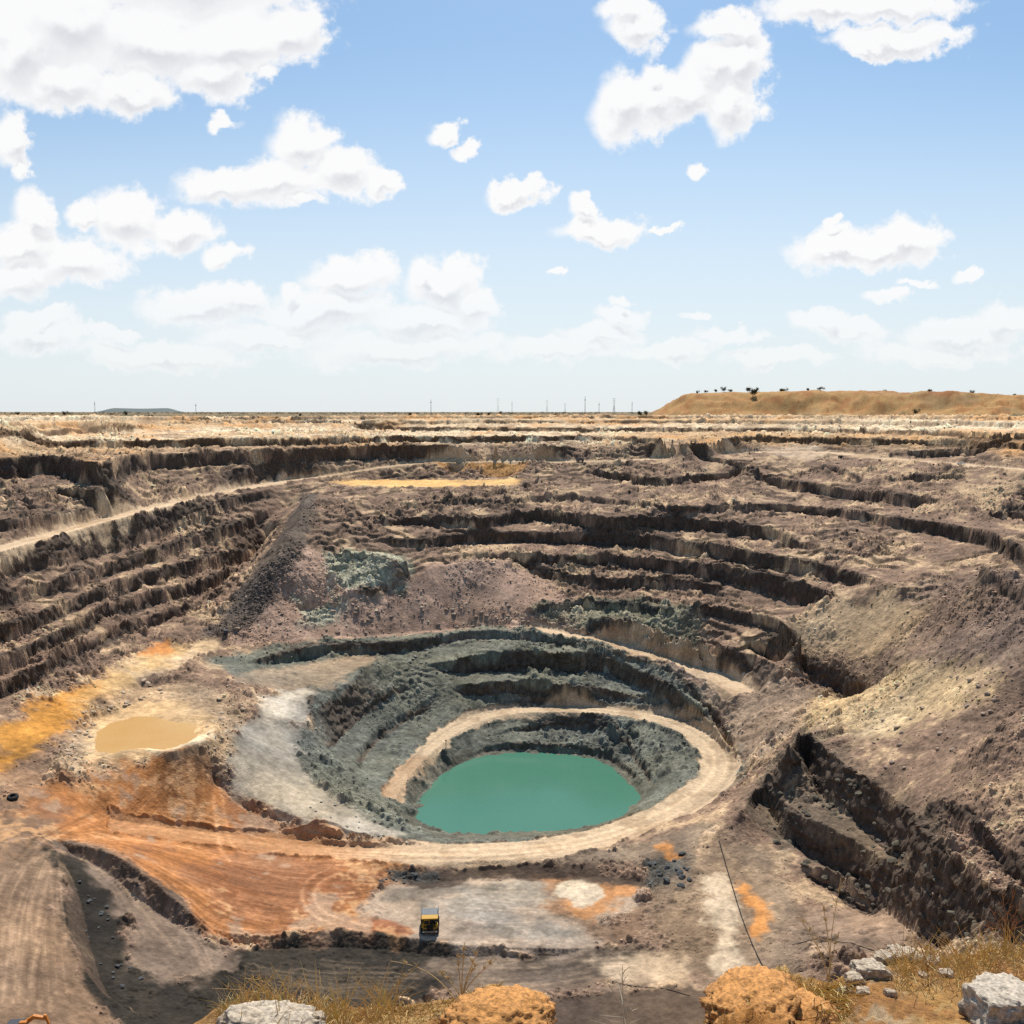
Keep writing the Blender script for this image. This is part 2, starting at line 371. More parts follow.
# ------------------------------------------------------------------ mesh grid: dense where the ground shows, coarse elsewhere
tin = math.tan(R(30.6))
azc = np.concatenate([np.linspace(R(-57), R(-30.9), 90), np.arctan(np.linspace(-tin, tin, 1260)), np.linspace(R(30.9), R(57), 90)])
NC = len(azc)
Hc = bil(H0, ((azc - TH[0]) / (TH[-1] - TH[0]) * NT - .5)[:, None] + np.zeros((1, NS)), np.arange(NS)[None] + np.zeros((NC, 1)))
rs = np.exp(SS)
dz = np.abs(np.diff(Hc, axis=1))
ds = SS[1] - SS[0]
w = 983 * (-Hc[:, 1:] / rs[None, 1:] * ds + dz / rs[None, 1:]) + 190 * ds
w[:, rs[1:] < 170] *= .25
w = np.concatenate([np.repeat(w[:1], 20, 0), w, np.repeat(w[-1:], 20, 0)])
kk = np.ones(41) / 41
w = np.stack([np.convolve(w[:, k], kk, "valid") for k in range(w.shape[1])], 1)
cw = np.concatenate([np.zeros((NC, 1)), np.cumsum(w, 1)], 1)
cw /= cw[:, -1:]
NR = 1760
q = np.linspace(0, 1, NR)
S_ = np.stack([np.interp(q, cw[i], SS) for i in range(NC)])
ker = np.ones(41) / 41
S_ = np.stack([np.convolve(np.pad(S_[:, k], 20, mode="edge"), ker, "valid") for k in range(NR)], 1)
near = np.linspace(math.log(8.2), S0, 40)[:-1]
far = np.linspace(S1, math.log(60000), 60)[1:]
S_ = np.concatenate([np.repeat(near[None], NC, 0), S_, np.repeat(far[None], NC, 0)], 1)
NR = S_.shape[1]
RR = np.exp(S_)
X = (np.sin(azc)[:, None] * RR).astype(np.float64); Y = (np.cos(azc)[:, None] * RR).astype(np.float64)
del Hc, w, cw, dz

# perturbed plan coordinates, so that no zone has a ruled edge
wx = fbm2(X, Y, 14., 4, .62, 1); wy = fbm2(X, Y, 14., 4, .62, 2); wb = fbm2(X, Y, 6., 4, .65, 4)

# ------------------------------------------------------------------ ground zones, drawn on the plan
def zone_mask(px, soft=2.0, warp=2.6):
    W = smooth_poly(np.array([hit(*p)[:2] for p in px] + [hit(*px[0])[:2]]), 1)
    lo = W.min(0) - soft - 6; hi = W.max(0) + soft + 6
    sel = np.nonzero((X > lo[0]) & (X < hi[0]) & (Y > lo[1]) & (Y < hi[1]))
    x = (X[sel] + wx[sel] * warp).astype(np.float32); y = (Y[sel] + wy[sel] * warp).astype(np.float32)
    ins = np.zeros(x.shape, bool); d2 = np.full(x.shape, 1e9, np.float32)
    for a, b in zip(W[:-1], W[1:]):
        ex, ey = np.float32(b - a)
        if abs(ey) > 1e-6:
            c = ((a[1] > y) != (b[1] > y)) & (x < ex * (y - a[1]) / ey + a[0])
            ins ^= c
        t = np.clip(((x - a[0]) * ex + (y - a[1]) * ey) / (ex * ex + ey * ey + 1e-6), 0, 1)
        d2 = np.minimum(d2, (x - a[0] - t * ex) ** 2 + (y - a[1] - t * ey) ** 2)
    d = np.sqrt(d2) * np.where(ins, 1, -1)
    return sel, sstep(-soft, soft, d + wb[sel] * (.6 + .55 * soft))

# (outline in the survey photograph, colour, strength, edge softness, roughness factor)
ZONES = [
 ("rubble right", [(890, 605), (960, 575), (1030, 560), (1100, 640), (1030, 720), (930, 690), (890, 660)], (.170, .124, .104), .85, 10, .95),
 ("right cliff", [(738, 818), (758, 776), (797, 733), (842, 762), (905, 806), (1000, 893), (1030, 925), (1030, 945), (985, 944), (920, 925), (850, 893), (790, 852)], (.125, .102, .076), .75, 5, 1.25),
 ("tan slope", [(775, 650), (800, 615), (870, 600), (905, 590), (940, 600), (900, 640), (860, 660), (820, 650)], (.42, .31, .20), .85, 6, .45),
 ("pale scree", [(795, 725), (815, 695), (860, 688), (930, 665), (1000, 680), (960, 705), (900, 730), (860, 745)], (.47, .36, .22), .8, 8, .8),
 ("scree", [(405, 582), (430, 562), (520, 563), (560, 590), (590, 620), (545, 637), (450, 632), (330, 642), (210, 645), (260, 575), (300, 545), (330, 560), (345, 600)], (.325, .232, .192), .95, 4, .36),
 ("chute", [(303, 494), (322, 496), (312, 535), (290, 568), (270, 600), (225, 640), (190, 640), (235, 598), (272, 548)], (.100, .082, .072), .95, 3, .5),
 ("green rock", [(330, 553), (380, 551), (415, 556), (408, 585), (375, 594), (340, 592), (326, 575)], (.31, .33, .265), .8, 4, 1.0),
 ("green rock", [(298, 602), (338, 597), (338, 625), (305, 632)], (.34, .37, .30), .75, 3, .8),
 ("green rock", [(640, 603), (690, 603), (705, 630), (690, 645), (640, 642), (600, 622), (527, 612), (535, 603), (610, 598)], (.15, .175, .13), .75, 4, 1.0),
 ("grey pit", [(205, 660), (300, 640), (410, 636), (465, 625), (512, 629), (560, 634), (612, 646), (690, 680), (745, 735), (742, 780), (700, 800), (640, 830), (560, 842), (420, 848), (300, 803), (280, 745), (325, 690), (240, 680)], (.126, .139, .123), .95, 3, .85),
 ("lake shore", [(403, 822), (408, 795), (435, 770), (456, 758), (480, 750), (515, 746), (550, 746), (595, 751), (624, 763), (645, 787), (648, 803), (632, 820), (595, 831), (540, 837), (480, 840), (436, 838)], (.120, .118, .096), .8, 2, .3),
 ("brown terrace", [(245, 672), (330, 660), (385, 655), (360, 675), (325, 692), (240, 690)], (.29, .225, .165), .85, 4, .25),
 ("mauve ground", [(660, 662), (720, 672), (800, 690), (825, 705), (790, 730), (760, 760), (738, 735), (705, 695)], (.275, .215, .175), .8, 4, .6),
 ("yellow wash", [(-14, 772), (-12, 745), (0, 728), (45, 703), (85, 688), (125, 668), (135, 672), (105, 694), (62, 730), (10, 775)], (.56, .265, .055), .95, 4, .12),
 ("cream wash", [(110, 672), (150, 652), (200, 642), (222, 640), (215, 655), (160, 672), (120, 690), (95, 696)], (.60, .46, .31), .9, 4, .2),
 ("amber wash", [(70, 712), (92, 684), (128, 662), (165, 647), (190, 644), (152, 668), (118, 690), (90, 712)], (.56, .37, .17), .8, 6, .15),
 ("rust pool", [(135, 655), (150, 645), (172, 640), (168, 652), (150, 657)], (.50, .21, .065), .85, 2, .1),
 ("cream bank", [(50, 790), (65, 740), (90, 705), (150, 680), (215, 688), (245, 705), (240, 745), (205, 770), (150, 775), (100, 785)], (.40, .29, .19), .9, 4, .6),
 ("cream shore", [(86, 762), (82, 735), (105, 712), (150, 698), (205, 708), (213, 735), (190, 752), (140, 765), (100, 768)], (.60, .42, .24), .85, 3, .15),
 ("white shore", [(150, 750), (180, 747), (205, 728), (210, 735), (192, 752), (160, 760)], (.72, .62, .47), .8, 2, .1),
 ("orange plateau", [(-12, 868), (-12, 815), (30, 790), (60, 775), (85, 790), (100, 765), (150, 760), (205, 755), (228, 790), (262, 815), (300, 842), (430, 850), (430, 866), (385, 888), (370, 905), (415, 938), (330, 936), (260, 938), (200, 926), (150, 880), (110, 850), (50, 840)], (.43, .19, .072), .97, 4, .09),
 ("rust plateau", [(180, 870), (240, 850), (320, 860), (400, 865), (360, 900), (330, 925), (260, 930), (215, 915)], (.25, .108, .055), .85, 8, .09),
 ("brown flat", [(-80, 880), (-20, 830), (30, 800), (60, 790), (50, 830), (56, 850), (62, 900), (78, 970), (140, 1030), (0, 1060), (-150, 1000)], (.205, .142, .102), .9, 5, .12),
 ("brown slope", [(-10, 800), (0, 775), (40, 752), (45, 775), (20, 812), (-10, 830)], (.33, .205, .13), .8, 5, .25),
 ("dark trench", [(55, 850), (85, 853), (120, 900), (130, 960), (170, 985), (215, 975), (240, 945), (330, 935), (415, 938), (520, 948), (600, 948), (650, 950), (650, 972), (560, 985), (460, 985), (400, 1005), (250, 1035), (120, 1035), (75, 965), (60, 890)], (.022, .021, .0195), .97, 1.3, .3),
 ("trench lip", [(48, 836), (110, 849), (155, 880), (208, 926), (200, 935), (150, 897), (105, 868), (60, 850)], (.10, .08, .068), .9, 1.5, .4),
 ("mauve slab", [(75, 852), (108, 868), (150, 898), (205, 934), (232, 955), (215, 980), (160, 985), (130, 958), (112, 905), (88, 872)], (.19, .148, .125), .93, 3, .1),
 ("pale mud", [(360, 905), (380, 888), (420, 872), (480, 880), (560, 878), (640, 885), (640, 905), (600, 925), (600, 950), (520, 949), (440, 945), (415, 938), (375, 925)], (.40, .32, .255), .95, 2.5, .08),
 ("grey mud", [(425, 905), (470, 885), (545, 882), (550, 902), (500, 915), (560, 925), (575, 940), (520, 935), (450, 925)], (.245, .235, .21), .65, 4, .08),
 ("dark mud", [(385, 900), (400, 886), (450, 884), (500, 886), (498, 893), (450, 895), (420, 902)], (.12, .115, .105), .6, 3, .1),
 ("near strip", [(395, 858), (480, 860), (560, 855), (640, 842), (705, 822), (712, 835), (690, 852), (640, 862), (560, 864), (480, 866), (395, 868)], (.20, .16, .125), .8, 3, .3),
 ("rust stain", [(345, 925), (380, 916), (408, 922), (412, 937), (350, 938)], (.30, .115, .058), .9, 1.5, .05),
 ("ochre stain", [(530, 876), (560, 872), (640, 884), (642, 897), (612, 900), (600, 918), (590, 932), (570, 915), (545, 905), (550, 890)], (.47, .225, .09), .85, 2, .08),
 ("brown gully", [(545, 880), (556, 885), (560, 900), (590, 925), (610, 935), (640, 905), (650, 935), (620, 945), (590, 940), (555, 912), (542, 895)], (.22, .145, .10), .8, 2, .2),
 ("white flat", [(548, 893), (560, 882), (585, 878), (605, 885), (606, 897), (588, 908), (562, 905)], (.55, .49, .40), .9, 1.5, .05),
 ("dark bank", [(385, 872), (430, 866), (500, 862), (560, 862), (620, 870), (660, 882), (650, 888), (580, 880), (500, 880), (440, 886), (400, 890)], (.075, .056, .045), .92, 1.5, .12),
 ("blue rock", [(372, 884), (395, 862), (435, 864), (440, 874), (400, 886)], (.052, .060, .062), .85, 2, .9),
 ("blue rock", [(640, 865), (660, 853), (692, 852), (698, 875), (680, 893), (648, 892)], (.065, .075, .075), .85, 2, 1.0),
 ("bare right floor", [(650, 895), (700, 850), (740, 840), (800, 880), (830, 930), (800, 990), (720, 990), (650, 950)], (.215, .162, .118), .75, 5, .4),
 ("pale strip", [(704, 882), (728, 878), (737, 920), (745, 955), (768, 985), (735, 985), (712, 950)], (.55, .46, .36), .9, 2, .12),
 ("ochre strip", [(737, 882), (750, 884), (766, 910), (768, 935), (752, 932), (740, 905)], (.56, .26, .085), .9, 2, .12),
 ("ochre spot", [(658, 845), (672, 843), (678, 852), (662, 856)], (.55, .25, .08), .85, 2, .3),
 ("brown floor", [(800, 935), (830, 905), (890, 905), (928, 942), (880, 960), (820, 955)], (.29, .205, .15), .85, 4, .25),
 ("lower floor", [(430, 965), (520, 955), (640, 950), (680, 985), (600, 990), (530, 1005), (450, 1000)], (.18, .138, .108), .75, 5, .08),
 ("pale lower strip", [(590, 962), (650, 955), (690, 968), (690, 985), (620, 985)], (.47, .37, .27), .8, 3, .06),
 ("dark foot", [(140, 1030), (300, 1012), (450, 1003), (560, 1003), (625, 990), (715, 978), (760, 1000), (760, 1060), (140, 1060)], (.085, .063, .050), .95, 2, .1),
 ("apron", [(232, 795), (228, 745), (250, 715), (285, 690), (325, 690), (300, 722), (291, 745), (300, 770), (330, 793), (362, 812), (398, 839), (350, 836), (300, 824), (250, 804)], (.31, .285, .245), .95, 2.5, .06),
 ("apron white", [(262, 700), (300, 690), (318, 692), (290, 715), (262, 722)], (.62, .55, .45), .7, 4, .06),
 ("apron white", [(240, 770), (265, 765), (300, 790), (350, 815), (392, 836), (340, 830), (280, 808)], (.50, .45, .385), .6, 5, .05),
 ("orange platform", [(330, 482), (400, 478), (520, 478), (520, 487), (400, 488), (340, 486)], (.66, .42, .17), .9, 4, .1),
 ("orange slope", [(420, 465), (460, 462), (525, 461), (525, 472), (470, 470)], (.52, .27, .09), .8, 4, .5),
 ("pale patch", [(765, 448), (800, 446), (835, 450), (830, 458), (770, 457)], (.45, .36, .28), .85, 6, .2),
]
# ------------------------------------------------------------------ relief
N_ = X.shape
rough = np.ones(N_, np.float32)
zcol = []; ZM = {}
for nm, px, c, st, soft, rf in ZONES:
    sel, m = zone_mask(px, soft)
    rough[sel] = rough[sel] * (1 - m) + rf * m
    zcol.append((sel, m * st, c)); ZM[nm] = ZM.get(nm, []) + [(sel, m)]
ti, sj = tij(X, Y)
road_m = bil(RM, *tij(X + 1.3 * wx + .8 * wb, Y + 1.3 * wy))
road_m[(RR < 111) | (RR > 1700)] = 0
rough *= 1 - .93 * road_m
z0 = bil(H0, ti, sj)
gr_ = bil((np.gradient(H0, axis=1) / ds).astype(np.float32), ti, sj) / RR
gt_ = bil((np.gradient(H0, axis=0) / (TH[1] - TH[0])).astype(np.float32), ti, sj) / RR
grad = np.hypot(gr_, gt_)
sa_, ca_ = np.sin(azc)[:, None], np.cos(azc)[:, None]
dnx = -(gr_ * sa_ + gt_ * ca_) / (grad + 1e-6); dny = -(gr_ * ca_ - gt_ * sa_) / (grad + 1e-6)   # downhill, in plan
wr = np.clip(rough, 0, 1)
wx2 = fbm2(X, Y, 30., 3, .6, 6); wy2 = fbm2(X, Y, 30., 3, .6, 7)
wx3 = fbm2(X, Y, 7., 2, .6, 8); wy3 = fbm2(X, Y, 7., 2, .6, 9)
wamp = np.clip(RR / 560, .32, 1.05) * wr
xw = X + wamp * (wx2 * 2.6 + wx3 * 1.0); yw = Y + wamp * (wy2 * 2.6 + wy3 * 1.0)
Z = bil(H0, *tij(xw, yw)).astype(np.float32)
# ledges: the rock breaks in low steps that run with the beds
STP = 3.4
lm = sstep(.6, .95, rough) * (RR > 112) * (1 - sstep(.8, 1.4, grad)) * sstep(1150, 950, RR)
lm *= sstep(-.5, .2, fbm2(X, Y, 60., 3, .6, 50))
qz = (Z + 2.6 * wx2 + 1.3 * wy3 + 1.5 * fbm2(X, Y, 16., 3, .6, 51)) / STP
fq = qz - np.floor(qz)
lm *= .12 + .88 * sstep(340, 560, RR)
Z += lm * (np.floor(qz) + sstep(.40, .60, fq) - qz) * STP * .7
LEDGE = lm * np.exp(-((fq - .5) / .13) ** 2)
# rubble and broken rock: stones of several sizes half sunk in the ground, heaps and hollows
def stones(lam, dens, seed, hgt):
    """caps of stones on a jittered lattice; returns height and a tone per stone"""
    u = (X + 3e5) / lam; v = (Y + 3e5) / lam
    iu = np.floor(u).astype(np.int64); iv = np.floor(v).astype(np.int64)
    best = np.zeros(X.shape, np.float32); tone = np.zeros(X.shape, np.float32)
    for du in (-1, 0, 1):
        for dv in (-1, 0, 1):
            a_ = (iu + du) & 255; b_ = (iv + dv) & 255
            jx = _T2[a_, b_]; jy = _T2[(a_ + 57 + seed) & 255, (b_ + 91) & 255]; q_ = _T2[(a_ + 131) & 255, (b_ + 23 + seed) & 255]
            sz = (.16 + .34 * _T2[(a_ + 201) & 255, (b_ + 77) & 255]) * np.where(q_ < dens, 1, 0)
            dx = u - (iu + du) - jx; dy = v - (iv + dv) - jy
            sk = (jx - jy) * .8
            d = np.maximum(np.abs(dx + sk * dy), np.abs(dy - sk * dx)) * .55 + np.hypot(dx, dy) * .5
            h_ = np.sqrt(np.clip(1 - (d / (sz + 1e-4)) ** 2, 0, 1)) * sz
            h_ = h_.astype(np.float32)
            m_ = h_ > best
            best = np.where(m_, h_, best); tone = np.where(m_, (jy * 2 - 1).astype(np.float32), tone)
    return best * lam * hgt, tone

amp = rough * np.clip(.1 + .9 * sstep(960, 700, RR), .1, 1)
lay = fbm2(X, Y, 26., 2, .6, 10) * 1.0
patch = sstep(-.5, .45, fbm2(X, Y, 38., 3, .6, 13))
med = (vn3(X / 8., Y / 8., Z / 5.) + .6 * vn3(X / 4., Y / 4., Z / 3.)) * .9
fine = (np.abs(vn3(X / 2.1, Y / 2.1, Z / 1.6)) + .6 * np.abs(vn3(X / 1.0, Y / 1.0, Z / .9))) * .7
amp *= 1 - .65 * sstep(.9, 1.8, grad)
Z += amp * (lay + med * (.3 + .9 * patch) + fine * (.3 + .9 * patch))
Z += 1.0 * np.exp(-((road_m - .3) / .16) ** 2) * (road_m > .02) * sstep(-.5, .3, wb + .6 * wx)      # broken safety berms
inr = (RR > 110) & (RR < 1250)
scm = np.clip(rough * 1.5, 0, 1) * inr
h1, t1 = stones(7., .28, 3, .8); h2, t2 = stones(3.1, .5, 9, .85); h3, t3 = stones(1.5, .75, 14, .9)
pk = .25 + .75 * patch
Z += scm * pk * (h1 + h2 + h3 * .9)
STONE = scm * sstep(1000, 780, RR) * pk * np.where(h1 > .2, t1, np.where(h2 > .1, t2, np.where(h3 > .05, t3, 0)))
INSTONE = scm * ((h1 > .2) | (h2 > .1) | (h3 > .05))
del h1, h2, h3, t1, t2, t3
Z += .02 * fbm2(X, Y, 1.5, 2, .6, 15) * (1 - wr)
# near wall below the lip, plain and spoil heap beyond
nearm = RR < 110
z110 = Z[:, np.argmax(RR[0] >= 110)][:, None]
tt = np.clip((RR - 8.2) / (110 - 8.2), 0, 1)
zn = -12.5 + (z110 + 12.5) * tt + 1.5 * fbm2(X, Y, 8., 3, .6, 21) * np.minimum(tt * 8, 1)
Z = np.where(nearm, zn, Z)
farm = sstep(1300, 1500, RR)
plain = -4 + .8 * fbm2(X, Y, 60., 3, .5, 22) * sstep(1000, 1100, RR) * sstep(20000, 3000, RR)
Z = Z * (1 - farm) + plain * farm
hp = heap_height(X, Y).astype(np.float32)
Z += hp
Zs = Z.copy()
# steep faces: broken back and forth along the fall line
face = sstep(.9, 1.8, grad)
bk = _T3[np.floor((X + .4 * wx2 * 3) / 2.9).astype(np.int64) & 63, np.floor(Y / 2.9).astype(np.int64) & 63, np.floor(Z / 1.9 + .6 * wx).astype(np.int64) & 63] * 2 - 1
nf = .7 * vn3(X / 8., Y / 8., Z / 1.7) + .45 * vn3(X / 2.6, Y / 2.6, Z / 1.0) + .75 * bk
off = face * nf * .9 * np.clip(rough, .3, 1) * (RR > 110)
XX = X + dnx * off; YY = Y + dny * off

# ------------------------------------------------------------------ ground colours (what the ground is made of; steep faces and ledges also carry painted shade)
def mixc(C, m, c):
    m = np.asarray(m, np.float32)[..., None]
    return C * (1 - m) + np.asarray(c, np.float32) * m
n1 = fbm2(X, Y, 45., 4, .6, 30); n2 = fbm2(X, Y, 12., 4, .65, 31); n3 = fbm2(X, Y, 3., 3, .7, 32)
C = np.zeros(N_ + (3,), np.float32) + np.array([.232, .160, .121], np.float32)
C = mixc(C, sstep(-.1, .9, n1) * .7, (.195, .136, .103))
C = mixc(C, sstep(.0, .9, n2) * .65, (.56, .415, .27))
C = mixc(C, sstep(.2, 1.0, -n2) * .6, (.120, .085, .066))
# upper, weathered layers: sand and cream above about -24 m, in beds
zb = Zs + 1.2 * n1 + .5 * n2
up = sstep(-30, -22, zb) * sstep(480, 600, RR)
bed = .5 + .5 * vn2(zb / 1.7 + 3.3, X / 200.)
sand = mixc(mixc(np.zeros_like(C), 1., (.50, .355, .215)), sstep(.3, .8, bed), (.68, .56, .41))
sand = mixc(sand, sstep(.0, .8, n1 + .4 * n2) * .6, (.50, .25, .085))
sand = mixc(sand, sstep(-.1, .7, -n2 - .3 * n1) * .6, (.22, .14, .085))
C = mixc(C, up, 0) + sand * up[..., None]
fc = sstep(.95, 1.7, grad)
C = mixc(C, LEDGE * (1 - up) * .75, (.062, .048, .038))  # dark rock on the ledge steps, deepened to paint in their shade
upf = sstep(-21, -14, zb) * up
C = mixc(C, fc * (1 - upf) * .9, (.066, .051, .044))  # bare rock on steep faces, darkened further as painted shade
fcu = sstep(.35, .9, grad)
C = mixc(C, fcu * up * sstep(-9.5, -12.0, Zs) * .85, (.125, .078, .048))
for (sel, m, c), nm in zip(zcol, [q_[0] for q_ in ZONES]):
    k = m[..., None]
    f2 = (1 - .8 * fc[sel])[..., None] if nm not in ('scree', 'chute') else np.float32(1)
    v = (1 + .22 * n2[sel] + .16 * n3[sel] + .12 * n1[sel])[..., None]
    hue = np.array([1, .97, .92], np.float32) ** (n1[sel] * 1.5)[..., None]
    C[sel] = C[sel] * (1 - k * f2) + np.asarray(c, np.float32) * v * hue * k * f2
for nm in ("orange plateau",):
    sel, m = ZM[nm][0]
    for q_, c in ((sstep(.05, .7, n1[sel] + .5 * n2[sel]), (.25, .12, .065)), (sstep(.15, .8, -n1[sel] + .5 * n3[sel]), (.50, .30, .16)), (sstep(.3, .9, n2[sel] - .4 * n1[sel]), (.36, .25, .18))):
        k = (m * q_ * .82)[..., None]
        C[sel] = C[sel] * (1 - k) + np.asarray(c, np.float32) * k
# inner pit: fresh dark rock in its faces
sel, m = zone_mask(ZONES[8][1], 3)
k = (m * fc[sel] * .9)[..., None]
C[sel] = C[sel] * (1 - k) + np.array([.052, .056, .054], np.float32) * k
k = (m * (1 - fc[sel]) * sstep(-.1, .8, n2[sel] + .5 * n1[sel]) * .45)[..., None]
C[sel] = C[sel] * (1 - k) + np.array([.27, .22, .165], np.float32) * k
# plain
pl = sstep(1120, 1200, RR)
pc = mixc(np.zeros_like(C) + np.array([.24, .175, .10], np.float32), sstep(-.2, .7, n1), (.11, .10, .06))
C = mixc(C, pl, 0) + pc * pl[..., None]
hm = sstep(.5, 3., hp)
hc = mixc(np.zeros_like(C) + np.array([.41, .25, .105], np.float32), sstep(-.3, .7, n2 + .5 * n3) * .75, (.34, .15, .055))
hc = mixc(hc, sstep(.2, .9, n1) * .6, (.33, .23, .12))
hc = mixc(hc, sstep(.72, .9, hp / 30.) * sstep(R(19), R(22), azc)[:, None] * sstep(-.4, .3, n2) * .7, (.27, .11, .045))
C = mixc(C, hm, 0) + hc * hm[..., None]
# roads
rc = mixc(np.zeros_like(C) + np.array([.62, .485, .345], np.float32), sstep(-.3, .8, n2 + .5 * n1) * .65, (.34, .235, .15))
rc = mixc(rc, sstep(.75, .3, road_m) * .6, (.27, .185, .12))
ro = sstep(.25, .75, road_m + .12 * n3) * (1 - .65 * sstep(-.2, .5, zcol[0][1].max() * 0 + 0))
ringm = np.clip((np.hypot(X - PITC[0], Y - PITC[1]) - 60) / 40, 0, 1)
left = sstep(-25, -75, X) * (RR < 420)
rc = mixc(rc, left, 0) + left[..., None] * np.array([.42, .225, .115], np.float32)
C = mixc(C, ro * .93, 0) + rc * (ro * .93)[..., None]

# wheel tracks: thin lines pressed into the ground, laid out along the ways the trucks drive
TR = np.zeros(N_, np.float32)
frow = None
def splat(P, wdt, val):
    global TR
    az = np.arctan2(P[:, 0], P[:, 1]); r = np.hypot(P[:, 0], P[:, 1])
    ci = np.interp(az, azc, np.arange(NC))
    for di in range(-4, 5):
        i = np.clip(np.rint(ci).astype(int) + di, 0, NC - 1)
        base = np.array([np.searchsorted(RR[a], b) for a, b in zip(i, r)])
        for dj in range(-3, 4):
            j = np.clip(base + dj, 0, NR - 1)
            d = np.hypot(X[i, j] - P[:, 0], Y[i, j] - P[:, 1])
            v = val * np.exp(-(d / wdt) ** 2)
            if val > 0: np.maximum.at(TR, (i, j), v.astype(np.float32))
            else: np.minimum.at(TR, (i, j), v.astype(np.float32))

def gline(px):
    W = smooth_poly(np.array([hit(*p)[:2] for p in px]), 3)
    D, t, _ = dense(W, .45)
    return D

def bundle(A, B, n, vals, wdt=.5, jit=.06):
    A = gline(A); B = gline(B)
    u = np.linspace(0, 1, max(len(A), len(B)))
    A = np.stack([np.interp(u, np.linspace(0, 1, len(A)), A[:, k]) for k in (0, 1)], 1)
    B = np.stack([np.interp(u, np.linspace(0, 1, len(B)), B[:, k]) for k in (0, 1)], 1)
    for _ in range(n):
        f0 = random.random(); am = random.uniform(-jit, jit) * 3; ph = random.uniform(0, 6)
        a0 = random.uniform(0, .45); a1 = random.uniform(.5, 1)
        f = f0 + am * np.sin(u * random.uniform(2, 5) + ph)
        P = A * (1 - f[:, None]) + B * f[:, None]
        s = (u > a0) & (u < a1)
        v = random.choice(vals)
        for dx in ((0,) if random.random() < .5 else (-1.1, 1.1)):
            T = np.gradient(P, axis=0); T /= np.linalg.norm(T, axis=1)[:, None] + 1e-9
            Q = P + np.stack([-T[:, 1], T[:, 0]], 1) * dx
            splat(Q[s], wdt * random.uniform(.7, 1.5), v * random.uniform(.5, 1))

bundle([(-40, 1015), (-25, 930), (10, 870), (80, 826)], [(70, 1015), (60, 950), (53, 890), (56, 848)], 90, (.9, .6, -.9, -.6), .42)
bundle([(40, 842), (120, 806), (220, 828), (300, 846), (420, 850)], [(58, 842), (110, 846), (160, 876), (225, 915), (330, 925)], 150, (1., .7, -.8, -1., .8), .42)
bundle([(0, 880), (60, 830), (110, 792), (150, 768)], [(30, 870), (90, 830), (150, 800), (215, 775)], 50, (.9, -.9, .6), .42)
bundle([(60, 842), (130, 830), (220, 850), (320, 856)], [(80, 842), (150, 840), (260, 870), (400, 862)], 44, (.9, -.9, .6), .42)
for lp in ([(213, 795), (217, 830), (222, 855), (238, 864), (275, 858)], [(222, 795), (227, 828), (233, 848), (246, 855), (280, 850)],
           [(330, 868), (308, 878), (300, 895), (308, 912), (330, 925), (360, 932)], [(340, 872), (319, 882), (312, 896), (320, 910), (338, 919), (370, 926)]):
    D = gline(lp); splat(D, .7, .9)
bundle([(420, 962), (520, 958), (640, 952)], [(440, 995), (540, 990), (640, 975)], 24, (.8, -.7, .5))
bundle([(250, 955), (330, 965), (420, 970)], [(240, 985), (330, 1000), (420, 990)], 16, (.6, .5))
bundle([(115, 880), (140, 930), (165, 975)], [(170, 920), (200, 945), (215, 972)], 12, (.5, -.5))
bundle([(420, 880), (500, 890), (545, 890)], [(430, 930), (500, 935), (590, 942)], 16, (.5, -.5))
for D, t, Nn in ROADS:
    for _ in range(9):
        k = random.uniform(-.75, .75)
        a = random.uniform(0, .6) * t[-1]; b = a + random.uniform(.2, .5) * t[-1]
        s = (t > a) & (t < b)
        P = (D[:, :2] + Nn * ((k + .15 * np.sin(t / 40 + random.uniform(0, 6)))[:, None] * D[:, 3:4]))[s]
        splat(P, random.uniform(.5, 1.0), random.choice((.7, .5, -.6, -.7)))
TRv = TR * (.75 + .25 * n3)
C = C * (1 + np.where(TRv > 0, .55 * TRv, .50 * TRv))[..., None]
C = mixc(C, np.clip(TRv, 0, 1) * .25, (.55, .40, .27))
Z -= .10 * np.abs(TR)
# loose stones and grit: pale and dark flecks
fl = vn3(X / .9 + 31, Y / .9, Z / .9) + .7 * vn3(X / 2.1, Y / 2.1 + 17, Z / 2.1)
C *= (1 + .24 * np.clip(rough * 1.4, .12, 1) * fl * sstep(1000, 550, RR))[..., None]
C *= (1 + .42 * STONE)[..., None]
C *= (1 + .22 * INSTONE)[..., None]
C *= np.array([1.12, 1.045, .925], np.float32)
C = np.clip(C, .015, .85)

# ------------------------------------------------------------------ materials
def new_mat(name):
    m = bpy.data.materials.new(name); m.use_nodes = True
    nt = m.node_tree
    b = nt.nodes["Principled BSDF"]
    return m, nt, b

